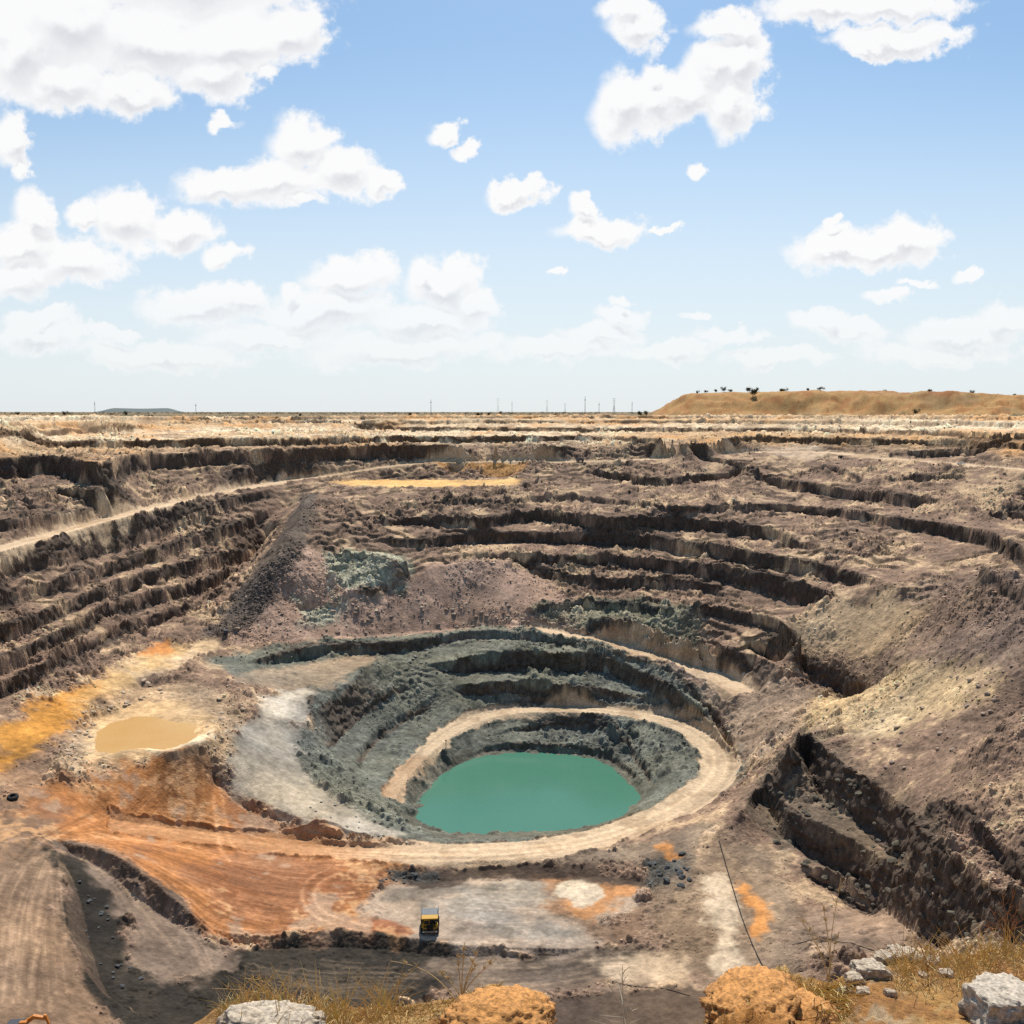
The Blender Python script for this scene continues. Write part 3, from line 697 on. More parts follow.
def ground_material():
    m, nt, b = new_mat("pit ground")
    N = nt.nodes; L = nt.links
    at_ = N.new("ShaderNodeAttribute"); at_.attribute_name = "Col"
    geo = N.new("ShaderNodeNewGeometry")
    ns = N.new("ShaderNodeTexNoise"); ns.inputs["Scale"].default_value = .55; ns.inputs["Detail"].default_value = 5; ns.inputs["Roughness"].default_value = .7
    L.new(geo.outputs["Position"], ns.inputs["Vector"])
    mr = N.new("ShaderNodeMapRange"); mr.inputs["From Min"].default_value = .3; mr.inputs["From Max"].default_value = .7; mr.inputs["To Min"].default_value = .72; mr.inputs["To Max"].default_value = 1.28
    L.new(ns.outputs["Fac"], mr.inputs["Value"])
    mx = N.new("ShaderNodeVectorMath"); mx.operation = "SCALE"
    L.new(at_.outputs["Color"], mx.inputs[0]); L.new(mr.outputs["Result"], mx.inputs["Scale"])
    L.new(mx.outputs[0], b.inputs["Base Color"])
    b.inputs["Roughness"].default_value = .93
    b.inputs["Specular IOR Level"].default_value = .15
    bp = N.new("ShaderNodeBump"); bp.inputs["Strength"].default_value = .55; bp.inputs["Distance"].default_value = .5
    n2_ = N.new("ShaderNodeTexNoise"); n2_.inputs["Scale"].default_value = 1.3; n2_.inputs["Detail"].default_value = 4
    L.new(geo.outputs["Position"], n2_.inputs["Vector"])
    L.new(n2_.outputs["Fac"], bp.inputs["Height"]); L.new(bp.outputs["Normal"], b.inputs["Normal"])
    return m
M_GROUND = ground_material()

def simple_mat(name, c, rough_=.9, var=.25, scale=3., metal=0., spec=.25, attr=None):
    m, nt, b = new_mat(name)
    N = nt.nodes; L = nt.links
    tc = N.new("ShaderNodeTexCoord")
    ns = N.new("ShaderNodeTexNoise"); ns.inputs["Scale"].default_value = scale; ns.inputs["Detail"].default_value = 5; ns.inputs["Roughness"].default_value = .65
    L.new(tc.outputs["Object"], ns.inputs["Vector"])
    mr = N.new("ShaderNodeMapRange"); mr.inputs["From Min"].default_value = .3; mr.inputs["From Max"].default_value = .7
    mr.inputs["To Min"].default_value = 1 - var; mr.inputs["To Max"].default_value = 1 + var
    L.new(ns.outputs["Fac"], mr.inputs["Value"])
    mx = N.new("ShaderNodeVectorMath"); mx.operation = "SCALE"
    if attr:
        a = N.new("ShaderNodeAttribute"); a.attribute_name = attr
        L.new(a.outputs["Color"], mx.inputs[0])
    else:
        mx.inputs[0].default_value = c
    L.new(mr.outputs["Result"], mx.inputs["Scale"])
    L.new(mx.outputs[0], b.inputs["Base Color"])
    b.inputs["Roughness"].default_value = rough_; b.inputs["Metallic"].default_value = metal
    b.inputs["Specular IOR Level"].default_value = spec
    return m

# ------------------------------------------------------------------ mesh output
def mesh_np(name, V, Fq, mat, col=None, smooth=True, parent=None):
    """one mesh object from vertex and face arrays (faces all of one size)"""
    me = bpy.data.meshes.new(name)
    V = np.asarray(V, np.float32); Fq = np.asarray(Fq, np.int32)
    n, k = Fq.shape
    me.vertices.add(len(V)); me.vertices.foreach_set("co", V.ravel())
    me.loops.add(n * k); me.loops.foreach_set("vertex_index", Fq.ravel())
    me.polygons.add(n); me.polygons.foreach_set("loop_start", np.arange(0, n * k, k, dtype=np.int32))
    me.polygons.foreach_set("use_smooth", np.full(n, smooth))
    if col is not None:
        a = me.attributes.new("Col", "FLOAT_COLOR", "POINT")
        a.data.foreach_set("color", np.column_stack([col, np.ones(len(col))]).astype(np.float32).ravel())
    me.update(calc_edges=True)
    me.materials.append(mat)
    o = bpy.data.objects.new(name, me); COL.objects.link(o)
    if parent: o.parent = parent
    return o

def tag(o, label=None, cat=None, group=None, kind=None):
    if label: o["label"] = label
    if cat: o["category"] = cat
    if group: o["group"] = group
    if kind: o["kind"] = kind
    return o

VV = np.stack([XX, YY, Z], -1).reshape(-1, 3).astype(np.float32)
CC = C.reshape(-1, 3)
idx = np.arange(NC * NR).reshape(NC, NR)
Q = np.stack([idx[:-1, :-1], idx[1:, :-1], idx[1:, 1:], idx[:-1, 1:]], -1).reshape(-1, 4)
fr = ((road_m[:-1, :-1] + road_m[1:, 1:] + road_m[1:, :-1] + road_m[:-1, 1:]) / 4 > .55).ravel()
fh = ((hm[:-1, :-1] + hm[1:, 1:]) / 2 > .5).ravel() & ~fr
def sub_mesh(name, fm):
    q_ = Q[fm]
    u, inv = np.unique(q_, return_inverse=True)
    return mesh_np(name, VV[u], inv.reshape(-1, 4), M_GROUND, CC[u])
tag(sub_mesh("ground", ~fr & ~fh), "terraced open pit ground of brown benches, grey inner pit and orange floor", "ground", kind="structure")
tag(sub_mesh("road", fr), "pale dirt haul roads winding along the pit benches and round the green lake", "road", kind="structure")
tag(sub_mesh("hill", fh), "flat topped tan spoil heap on the plain behind the pit", "hill", kind="structure")

def ground_z(x, y):
    """height of the finished mesh near a plan position"""
    az = math.atan2(x, y); r = math.hypot(x, y)
    i = int(np.clip(np.rint(np.interp(az, azc, np.arange(NC))), 0, NC - 1))
    return float(np.interp(r, RR[i], Z[i]))
# ------------------------------------------------------------------ water
def water_material(name, c, rough_, c2, sc_):
    m, nt, b = new_mat(name)
    N = nt.nodes; L = nt.links
    geo = N.new("ShaderNodeNewGeometry")
    ns = N.new("ShaderNodeTexNoise"); ns.inputs["Scale"].default_value = sc_; ns.inputs["Detail"].default_value = 3
    L.new(geo.outputs["Position"], ns.inputs["Vector"])
    mx = N.new("ShaderNodeMix"); mx.data_type = "RGBA"
    mx.inputs["A"].default_value = (*c, 1); mx.inputs["B"].default_value = (*c2, 1)
    L.new(ns.outputs["Fac"], mx.inputs["Factor"]); L.new(mx.outputs["Result"], b.inputs["Base Color"])
    b.inputs["Roughness"].default_value = rough_; b.inputs["IOR"].default_value = 1.33; b.inputs["Specular IOR Level"].default_value = .3
    bp = N.new("ShaderNodeBump"); bp.inputs["Strength"].default_value = .25; bp.inputs["Distance"].default_value = .05
    n2_ = N.new("ShaderNodeTexNoise"); n2_.inputs["Scale"].default_value = 1.2; n2_.inputs["Detail"].default_value = 3
    L.new(geo.outputs["Position"], n2_.inputs["Vector"])
    L.new(n2_.outputs["Fac"], bp.inputs["Height"]); L.new(bp.outputs["Normal"], b.inputs["Normal"])
    return m

def sheet(name, px, z, grow, mat):
    W = np.array([at(p[0], p[1], z)[:2] for p in px])
    c = W.mean(0)
    W = c + (W - c) * (1 + grow / np.linalg.norm(W - c, axis=1))[:, None]
    W = np.array(smooth_poly(np.concatenate([W, W[:1]]), 2))[:-1]
    bm = bmesh.new()
    bm.faces.new([bm.verts.new((p[0], p[1], z)) for p in W])
    bmesh.ops.triangulate(bm, faces=bm.faces)
    me = bpy.data.meshes.new(name); bm.to_mesh(me); bm.free()
    me.materials.append(mat)
    o = bpy.data.objects.new(name, me); COL.objects.link(o)
    return o
tag(sheet("water", SHORE_PX, ZL, 2.5, water_material("lake water", (.060, .185, .122), .12, (.085, .215, .148), .03)),
    "still green lake at the bottom of the grey inner pit", "water", kind="structure")
tag(sheet("water", POND_PX, ZP, 1.5, water_material("pond water", (.50, .25, .055), .25, (.66, .44, .20), .035)),
    "shallow ochre yellow pond on the pale left floor", "water", kind="structure")

# ------------------------------------------------------------------ sun and sky
SUN_EL, SUN_AZ = 54.0, 6.0        # azimuth from +Y, positive to the right
sun = bpy.data.objects.new("sun", bpy.data.lights.new("sun", "SUN")); COL.objects.link(sun)
sun.data.energy = 5.0; sun.data.angle = R(.53); sun.data.color = (1.0, .945, .86)
sd = Vector((math.sin(R(SUN_AZ)) * math.cos(R(SUN_EL)), math.cos(R(SUN_AZ)) * math.cos(R(SUN_EL)), math.sin(R(SUN_EL))))
sun.rotation_euler = sd.to_track_quat("Z", "Y").to_euler()

wd = bpy.data.worlds.new("World"); sc.world = wd; wd.use_nodes = True
nt = wd.node_tree; N = nt.nodes; L = nt.links
bg = N["Background"]; bg.inputs["Strength"].default_value = .10
sky = N.new("ShaderNodeTexSky"); sky.sky_type = "NISHITA"; sky.sun_disc = False
sky.sun_elevation = R(SUN_EL); sky.sun_rotation = R(SUN_AZ); sky.altitude = 900; sky.air_density = 1.0; sky.dust_density = 1.6; sky.ozone_density = 1.0

def nd(t, **kw):
    n = N.new(t)
    for k, v in kw.items(): setattr(n, k, v)
    return n
def val(sock, v):
    if hasattr(v, "is_output"): L.new(v, sock)
    else: sock.default_value = v
def math_(op, a, b=None, c=None):
    n = nd("ShaderNodeMath", operation=op)
    val(n.inputs[0], a)
    if b is not None: val(n.inputs[1], b)
    if c is not None: val(n.inputs[2], c)
    return n.outputs[0]
def vmath(op, a, b=None, c=None):
    n = nd("ShaderNodeVectorMath", operation=op)
    val(n.inputs[0], a)
    if b is not None: val(n.inputs[1], b)
    if c is not None: val(n.inputs[2], c)
    return n.outputs["Value"] if op in ("LENGTH", "DOT_PRODUCT") else n.outputs[0]
def smooth(x, a, b):
    n = nd("ShaderNodeMapRange", interpolation_type="SMOOTHSTEP")
    val(n.inputs["Value"], x); n.inputs["From Min"].default_value = a; n.inputs["From Max"].default_value = b
    return n.outputs["Result"]
def mixrgb(f, a, b):
    n = nd("ShaderNodeMix", data_type="RGBA")
    val(n.inputs["Factor"], f); val(n.inputs["A"], a); val(n.inputs["B"], b)
    return n.outputs["Result"]

tc = nd("ShaderNodeTexCoord")
sep = nd("ShaderNodeSeparateXYZ"); L.new(tc.outputs["Generated"], sep.inputs[0])
yy = math_("MAXIMUM", sep.outputs["Y"], .08)
cu = math_("DIVIDE", sep.outputs["X"], yy); cv = math_("DIVIDE", sep.outputs["Z"], yy)
cb = nd("ShaderNodeCombineXYZ"); L.new(cu, cb.inputs[0]); L.new(cv, cb.inputs[1])
uv = cb.outputs[0]
# cumulus clouds: each a few lumps (bearing and height as read from the photograph: x, y, half width, half height in pixels)
CLOUDS = [
 (60, 20, 90, 55), (150, 40, 110, 45), (230, 45, 75, 40), (290, 35, 45, 35), (60, 85, 60, 28), (130, 95, 50, 22), (20, 50, 60, 50), (200, -30, 160, 50), (215, 75, 50, 25),
 (8, 140, 22, 26), (18, 165, 12, 16), (220, 120, 15, 8), (270, 80, 11, 9),
 (300, 140, 36, 28), (225, 178, 55, 22), (275, 180, 55, 24), (340, 168, 36, 22), (385, 175, 22, 13), (300, 205, 26, 9),
 (125, 215, 36, 34), (180, 225, 44, 20), (85, 215, 20, 16), (222, 254, 25, 12), (35, 220, 24, 28), (20, 245, 45, 20), (70, 265, 55, 26), (20, 280, 45, 26),
 (200, 305, 60, 22), (240, 300, 30, 18), (350, 275, 48, 26), (440, 285, 40, 32), (425, 268, 18, 16), (470, 305, 30, 20), (330, 310, 80, 24), (290, 290, 14, 12), (40, 325, 40, 10), (40, 340, 60, 16), (110, 332, 26, 7), (420, 325, 70, 18), (270, 335, 80, 14), (170, 355, 100, 16), (400, 350, 110, 16),
 (445, 130, 20, 11), (470, 150, 16, 8), (516, 192, 34, 12), (500, 188, 18, 10), (585, 201, 20, 11), (600, 228, 46, 13), (592, 220, 28, 12), (664, 231, 14, 4), (558, 270, 13, 5), (692, 163, 14, 10),
 (640, 25, 32, 22), (625, 10, 30, 14), (628, 105, 34, 36), (655, 70, 16, 18), (690, 90, 48, 26), (715, 65, 34, 26), (738, 60, 34, 40), (738, 105, 30, 36), (725, 25, 36, 16), (660, 95, 26, 26), (745, 25, 26, 14),
 (830, 8, 70, 16), (890, 5, 70, 18), (900, 38, 68, 13), (880, 45, 36, 14), (868, 55, 18, 8),
 (840, 246, 60, 16), (910, 236, 44, 20), (880, 245, 60, 18), (838, 228, 8, 8), (888, 293, 22, 9), (972, 274, 18, 8), (918, 279, 18, 5),
 (820, 318, 30, 14), (850, 332, 40, 12), (693, 317, 13, 6), (625, 297, 20, 6), (620, 315, 34, 12), (600, 335, 46, 12), (1000, 315, 30, 18), (960, 330, 60, 14), (940, 350, 80, 14), (560, 350, 60, 12), (730, 340, 40, 7), (670, 350, 50, 9), (780, 360, 60, 9),
]
# wide billow and fine fray of the cloud edges
def billow(v):
    n = nd("ShaderNodeTexNoise"); L.new(v, n.inputs["Vector"]); n.inputs["Scale"].default_value = 15; n.inputs["Detail"].default_value = 6; n.inputs["Roughness"].default_value = .60
    return vmath("MULTIPLY_ADD", vmath("SUBTRACT", n.outputs["Color"], (.5, .5, .5)), (.068, .068, 0), v)
uvw = billow(uv)
grp = bpy.data.node_groups.new("cloud lumps", "ShaderNodeTree")
grp.interface.new_socket("uv", in_out="INPUT", socket_type="NodeSocketVector")
grp.interface.new_socket("d", in_out="OUTPUT", socket_type="NodeSocketFloat")
gi = grp.nodes.new("NodeGroupInput"); go = grp.nodes.new("NodeGroupOutput")
prev = None
for (px, py, a, b) in CLOUDS:
    d = ray(px, py); u0, v0 = d[0] / d[1], d[2] / d[1]
    a /= F; b /= F
    m_ = grp.nodes.new("ShaderNodeVectorMath"); m_.operation = "MULTIPLY_ADD"
    m_.inputs[1].default_value = (1 / a, 1 / b, 0); m_.inputs[2].default_value = (-u0 / a, -v0 / b, 0)
    grp.links.new(gi.outputs[0], m_.inputs[0])
    l_ = grp.nodes.new("ShaderNodeVectorMath"); l_.operation = "LENGTH"; grp.links.new(m_.outputs[0], l_.inputs[0])
    cur = l_.outputs["Value"]
    if prev is not None:
        s_ = grp.nodes.new("ShaderNodeMath"); s_.operation = "SMOOTH_MIN"; s_.inputs[2].default_value = .25
        grp.links.new(prev, s_.inputs[0]); grp.links.new(cur, s_.inputs[1]); cur = s_.outputs[0]
    prev = cur
grp.links.new(prev, go.inputs[0])
def lumps(v):
    g = nd("ShaderNodeGroup"); g.node_tree = grp; L.new(v, g.inputs[0]); return g.outputs[0]
d0 = lumps(uvw)
d1 = lumps(billow(vmath("ADD", uv, (-.003, .013, 0))))
fray = nd("ShaderNodeTexNoise"); L.new(uv, fray.inputs["Vector"]); fray.inputs["Scale"].default_value = 60; fray.inputs["Detail"].default_value = 5; fray.inputs["Roughness"].default_value = .62
wisp = nd("ShaderNodeTexNoise"); L.new(uv, wisp.inputs["Vector"]); wisp.inputs["Scale"].default_value = 7; wisp.inputs["Detail"].default_value = 2
dd = math_("MULTIPLY_ADD", fray.outputs["Fac"], .9, math_("SUBTRACT", d0, .45))
dd = math_("MULTIPLY_ADD", wisp.outputs["Fac"], .5, math_("SUBTRACT", dd, .25))
dens = smooth(dd, 1.18, .72)
low = smooth(cv, .02, .17)                       # clouds near the skyline melt into the haze
dens = math_("MULTIPLY", dens, math_("MULTIPLY_ADD", low, .50, .46))
relief = smooth(math_("SUBTRACT", d1, d0), .14, -.30)
big = smooth(d0, 1.0, .25)
shade = math_("MULTIPLY", relief, big)
cloudc = mixrgb(shade, (9.9, 9.85, 9.8, 1), (7.3, 7.4, 7.7, 1))
skyc = vmath("MULTIPLY", sky.outputs["Color"], (.96, 1.17, 1.22))
hz = smooth(cv, .40, .0)
skyb = mixrgb(math_("MULTIPLY", hz, .86), skyc, (8.1, 8.55, 8.95, 1))
L.new(mixrgb(dens, skyb, cloudc), bg.inputs["Color"])
sc.view_settings.view_transform = "Standard"; sc.view_settings.look = "None"
sc.view_settings.exposure = 0; sc.view_settings.gamma = 1
sc.render.engine = "CYCLES"
sc.cycles.max_bounces = 3; sc.cycles.diffuse_bounces = 1; sc.cycles.glossy_bounces = 1
wd.cycles.sampling_method = "NONE"
sc.cycles.use_denoising = False
# ------------------------------------------------------------------ small helpers for built things
class MB:
    """collects boxes, tubes and lathes and links them as ONE mesh object"""
    def __init__(self): self.bm = bmesh.new()
    def box(self, c, s, rot_=None, taper=(1, 1), bev=0.0):
        r = bmesh.ops.create_cube(self.bm, size=1.0)
        for v in r["verts"]:
            t = v.co.z + .5
            v.co.x *= s[0] * (1 + (taper[0] - 1) * t); v.co.y *= s[1] * (1 + (taper[1] - 1) * t); v.co.z *= s[2]
        if bev:
            ed = list({e for v in r["verts"] for e in v.link_edges})
            q = bmesh.ops.bevel(self.bm, geom=ed, offset=bev, segments=1, affect="EDGES")
            vs = list({v for f in q["faces"] for v in f.verts} | {v for v in r["verts"] if v.is_valid})
        else: vs = r["verts"]
        M = Matrix.Translation(Vector(c)) @ (rot_.to_4x4() if rot_ is not None else Matrix())
        for v in vs: v.co = M @ v.co
        return self
    def tube(self, pts, rad, n=8):
        pts = [Vector(p) for p in pts]; prev = None
        rad = rad if isinstance(rad, (list, tuple)) else [rad] * len(pts)
        for i, p in enumerate(pts):
            d = (pts[min(i + 1, len(pts) - 1)] - pts[max(i - 1, 0)]).normalized()
            a = d.orthogonal().normalized() if abs(d.z) > .9 else d.cross(Vector((0, 0, 1))).normalized()
            b = d.cross(a)
            ring = [self.bm.verts.new(p + (a * math.cos(2 * PI * k / n) + b * math.sin(2 * PI * k / n)) * rad[i]) for k in range(n)]
            if prev:
                for k in range(n): self.bm.faces.new((prev[k], prev[(k + 1) % n], ring[(k + 1) % n], ring[k]))
            else: self.bm.faces.new(list(reversed(ring)))
            prev = ring
        self.bm.faces.new(prev); return self
    def lathe(self, c, prof, axis="x", n=28, closed=True):
        rings = []
        for k in range(n):
            a = 2 * PI * k / n; ca, sa = math.cos(a), math.sin(a)
            rings.append([self.bm.verts.new(Vector(c) + (Vector((h, r * ca, r * sa)) if axis == "x" else Vector((r * ca, r * sa, h)))) for h, r in prof])
        m = len(prof)
        for k in range(n):
            for j in range(m if closed else m - 1):
                A, B = rings[k], rings[(k + 1) % n]
                self.bm.faces.new((A[j], A[(j + 1) % m], B[(j + 1) % m], B[j]))
        return self
    def prism(self, poly, x0, x1):
        """outline in the (y, z) plane, from x0 to x1"""
        A = [self.bm.verts.new((x0, y, z)) for y, z in poly]; B = [self.bm.verts.new((x1, y, z)) for y, z in poly]
        n = len(poly)
        self.bm.faces.new(A); self.bm.faces.new(list(reversed(B)))
        for k in range(n): self.bm.faces.new((A[k], B[k], B[(k + 1) % n], A[(k + 1) % n]))
        return self
    def build(self, name, mat, parent=None, smooth=False):
        bmesh.ops.recalc_face_normals(self.bm, faces=self.bm.faces)
        me = bpy.data.meshes.new(name); self.bm.to_mesh(me); self.bm.free()
        me.materials.append(mat)
        if smooth:
            for p in me.polygons: p.use_smooth = True
        o = bpy.data.objects.new(name, me); COL.objects.link(o)
        if parent: o.parent = parent
        return o

def thing(name, label, cat, loc, rz=0, group=None, scale=1.0):
    o = bpy.data.objects.new(name, None); COL.objects.link(o)
    o.empty_display_size = .5; o.location = loc; o.rotation_euler = (0, 0, rz); o.scale = (scale,) * 3
    return tag(o, label, cat, group)

def copy_tree(o, parent=None):
    c = o.copy(); COL.objects.link(c)
    if parent: c.parent = parent
    for ch in o.children: copy_tree(ch, c)
    return c

def drop(px, py):
    p = hit(px, py)
    return Vector((p[0], p[1], ground_z(p[0], p[1])))

M_YEL = simple_mat("machine yellow", (.52, .29, .035), .55, .18, 2.0)
M_BLK = simple_mat("black rubber", (.022, .022, .023), .85, .3, 3.0)
M_STEEL = simple_mat("worn steel", (.075, .085, .095), .55, .3, 2.0, metal=.3)
M_GLASS = simple_mat("dark glass", (.015, .018, .02), .12, .1, 1.0, spec=.5)
M_LAMP = simple_mat("lamp lens", (.75, .72, .62), .3, .05, 4.0)
M_DUST = simple_mat("dusty plate", (.38, .29, .20), .9, .2, 2.0)
M_ORG = simple_mat("machine orange", (.56, .20, .035), .5, .2, 2.0)
M_WHT = simple_mat("white paint", (.75, .74, .70), .45, .08, 2.0)
M_DARK = simple_mat("dark paint", (.06, .065, .075), .6, .2, 2.0)
M_GALV = simple_mat("galvanised steel", (.18, .185, .19), .6, .15, 1.0, metal=.4)
M_RED = simple_mat("red brown paint", (.22, .07, .03), .7, .2, 2.0)

# ------------------------------------------------------------------ haul truck on the pale mud, nose towards the viewer
def haul_truck(loc, rz):
    t = thing("haul_truck", "yellow mine haul truck with dark empty bed parked on the pale mud below the lake", "truck", loc, rz, scale=.86)
    MB().box((0, 0, 1.9), (2.2, 9.0, .7), bev=.08).box((0, -4.0, 1.5), (5.2, .9, .5), bev=.06).build("chassis", M_STEEL, t)
    b = MB()                                           # dump bed: open tray with tall sides and a canopy over the cab
    b.prism([(-.9, 3.1), (4.9, 3.9), (5.3, 4.6), (-1.1, 3.4)], -2.9, 2.9)
    for sx in (-1, 1): b.prism([(-1.1, 3.3), (5.2, 4.4), (5.0, 5.5), (-1.3, 5.7)], sx * 2.75, sx * 3.0)
    b.prism([(-1.35, 3.4), (-1.0, 3.4), (-1.0, 5.7), (-1.35, 5.7)], -2.9, 2.9)
    bed = b.build("dump_bed", M_STEEL, t)
    MB().box((0, -2.65, 5.62), (5.6, 2.7, .22), bev=.05).box((0, -3.9, 5.5), (5.6, .14, .35)).build("canopy", M_YEL, t)
    MB().box((0, -3.2, 2.55), (4.9, 2.6, .3), bev=.05).box((-2.35, -3.3, 3.3), (.8, 2.0, 1.3), bev=.08).box((2.35, -3.3, 3.2), (.8, 2.0, 1.1), bev=.08).build("deck", M_YEL, t)
    c = MB().box((-1.0, -2.9, 4.1), (2.0, 1.9, 2.3), bev=.1).build("cab", M_YEL, t)
    MB().box((-1.0, -3.87, 4.35), (1.7, .06, 1.2)).build("window", M_GLASS, c); MB().box((-2.02, -2.9, 4.35), (.06, 1.4, 1.1)).build("window", M_GLASS, c)
    MB().box((.1, -4.25, 2.6), (2.3, .5, 2.0), bev=.08).build("radiator_grille", M_BLK, t)
    MB().box((0, -4.55, 1.35), (5.0, .3, .55), bev=.06).build("bumper", M_DUST, t)
    for sx in (-1, 1):
        MB().box((sx * 2.2, -4.73, 1.4), (.7, .08, .4), bev=.03).build("headlight", M_LAMP, t)
        l = MB()
        for k in range(6): l.box((sx * 1.75, -4.5 + .1 * k, 1.2 + .28 * k), (.8, .1, .06))
        l.tube([(sx * 2.15, -4.6, 1.2), (sx * 2.15, -4.0, 3.6)], .04).tube([(sx * 1.35, -4.6, 1.2), (sx * 1.35, -4.0, 3.6)], .04)
        l.build("ladder", M_YEL, t)
    prof = [(-.55, .75), (-.55, 1.2), (-.42, 1.42), (.42, 1.42), (.55, 1.2), (.55, .75)]
    rim = [(-.5, .2), (-.5, .74), (.5, .74), (.5, .2)]
    for x, y in ((-2.55, -2.6), (2.55, -2.6), (-2.65, 2.6), (2.65, 2.6), (-1.45, 2.6), (1.45, 2.6)):
        w_ = MB().lathe((x, y, 1.4), prof).build("wheel", M_BLK, t, smooth=False)
        MB().lathe((x, y, 1.4), rim, n=16).build("rim", M_YEL, w_)
    return t
p = drop(430, 929)
haul_truck(p, R(4))

# ------------------------------------------------------------------ excavator at the lower left corner
def excavator(loc, rz):
    t = thing("excavator", "orange excavator with dark body on the track at the lower left corner", "excavator", loc, rz)
    for sx in (-1, 1):
        MB().prism([(-2.3, .0), (2.3, .0), (2.7, .45), (2.3, .95), (-2.3, .95), (-2.7, .45)], sx * 1.2 - .32, sx * 1.2 + .32).build("crawler_track", M_BLK, t)
    MB().box((0, 0, .85), (1.9, 2.6, .5), bev=.05).lathe((0, 0, 1.15), [(0, .1), (0, .75), (.2, .75), (.2, .1)], "z", 20).build("undercarriage", M_STEEL, t)
    MB().box((0, 1.0, 2.0), (2.8, 3.4, 1.3), bev=.15).box((0, 2.5, 2.0), (2.7, .7, 1.1), bev=.2).build("engine_house", M_DARK, t)
    c = MB().box((-.85, -.9, 2.35), (1.05, 1.7, 1.9), bev=.1, taper=(.92, .9)).build("cab", M_ORG, t)
    MB().box((-.85, -1.76, 2.6), (.85, .05, 1.0)).build("window", M_GLASS, c); MB().box((-1.38, -.9, 2.6), (.05, 1.2, .9)).build("window", M_GLASS, c)
    MB().prism([(-.6, 1.5), (-.2, 2.3), (-2.6, 3.9), (-5.2, 3.3), (-5.2, 2.8), (-2.8, 3.1)], .0, .75).build("boom", M_ORG, t)
    MB().prism([(-4.7, 3.9), (-5.3, 3.8), (-6.0, 1.6), (-5.6, 1.5)], .1, .6).build("stick", M_ORG, t)
    MB().prism([(-6.1, 1.7), (-5.5, 1.6), (-4.8, 1.1), (-4.9, .5), (-5.5, .2), (-5.3, .9)], -.3, .9).build("bucket", M_STEEL, t)
    return t
q_ = ray(21, 1034); q_ = q_ / math.hypot(q_[0], q_[1])
for r_ in np.linspace(215, 300, 300):
    if ground_z(q_[0] * r_, q_[1] * r_) >= q_[2] * r_: break
excavator(Vector((q_[0] * r_, q_[1] * r_, ground_z(q_[0] * r_, q_[1] * r_))), R(95))

# ------------------------------------------------------------------ small machines far off
def pickup(loc, rz, mat, label, s=1.0):
    t = thing("pickup_truck", label, "pickup", loc, rz, scale=s)
    MB().box((0, 0, .75), (1.9, 5.2, .55), bev=.1).box((.9, 1.6, 1.2), (.08, 1.9, .4)).box((-.9, 1.6, 1.2), (.08, 1.9, .4)).box((0, 2.55, 1.2), (1.8, .08, .4)).box((0, -1.9, 1.15), (1.8, 1.3, .35), bev=.1).build("body", mat, t)
    c = MB().box((0, -.3, 1.5), (1.75, 2.0, .9), taper=(.85, .7), bev=.06).build("cab", mat, t)
    MB().box((.82, -.3, 1.5), (.05, 1.3, .4)).build("window", M_GLASS, c); MB().box((-.82, -.3, 1.5), (.05, 1.3, .4)).build("window", M_GLASS, c)
    for x in (-.85, .85):
        for y in (-1.6, 1.6): MB().lathe((x, y, .4), [(-.14, .15), (-.14, .4), (.14, .4), (.14, .15)], n=14).build("wheel", M_BLK, t)
    return t
def dumper(loc, rz, mat, label, s=1.0):
    t = thing("dump_truck", label, "truck", loc, rz, scale=s)
    MB().box((0, 0, 1.1), (1.6, 6.4, .4), bev=.05).build("chassis", M_STEEL, t)
    MB().box((0, -2.5, 2.0), (2.3, 1.6, 1.6), bev=.12, taper=(.95, .8)).build("cab", mat, t)
    MB().prism([(-1.4, 1.5), (3.4, 1.6), (3.7, 3.0), (-1.5, 3.2)], -1.35, 1.35).build("dump_bed", mat, t)
    for x in (-1.05, 1.05):
        for y in (-2.3, 1.2, 2.5): MB().lathe((x, y, .65), [(-.25, .25), (-.25, .65), (.25, .65), (.25, .25)], n=16).build("wheel", M_BLK, t)
    return t
dumper(drop(580, 462), R(70), M_DARK, "small dark dump truck on the far haul road right of the ochre platform", .9)
dumper(drop(841, 457), R(-60), M_DARK, "tiny dark truck beside the pale patch on the far right haul road", .7)
pickup(drop(961, 465), R(55), M_WHT, "tiny white pickup on the orange haul road at far right", .95)
# pump set at the foot of the scree
p = drop(226, 638)
t = thing("pump_trailer", "small dark pump trailer standing at the left foot of the scree", "pump", p, R(20))
MB().box((0, 0, 1.5), (2.0, 3.2, 1.7), bev=.12).build("housing", M_DARK, t)
MB().box((0, 0, .55), (1.9, 3.6, .2)).tube([(0, -1.7, .55), (0, -2.9, .5)], .07).build("frame", M_STEEL, t)
for x in (-1, 1): MB().lathe((x, .2, .42), [(-.13, .14), (-.13, .42), (.13, .42), (.13, .14)], n=16).build("wheel", M_BLK, t)
MB().tube([(.5, .8, 2.3), (.5, .8, 3.0)], .09).build("exhaust_pipe", M_STEEL, t)
# worn tyre on the left track
p = drop(13, 799)
t = thing("mine_tyre", "big worn black truck tyre lying on the pale ground at left edge", "tyre", p + Vector((0, 0, .1)))
t.rotation_euler = (R(14), R(6), 0)
MB().lathe((0, 0, 0), [(.0, .85), (-.0, 1.35), (.15, 1.62), (.75, 1.62), (.95, 1.35), (.95, .85)], "z", 36).build("tyre_wall", M_BLK, t)
tr_ = MB()
for k in range(24):
    a = 2 * PI * k / 24
    tr_.box((1.63 * math.cos(a), 1.63 * math.sin(a), .45), (.09, .2, .6), Matrix.Rotation(a, 3, "Z"))
tr_.build("tread", M_BLK, t)
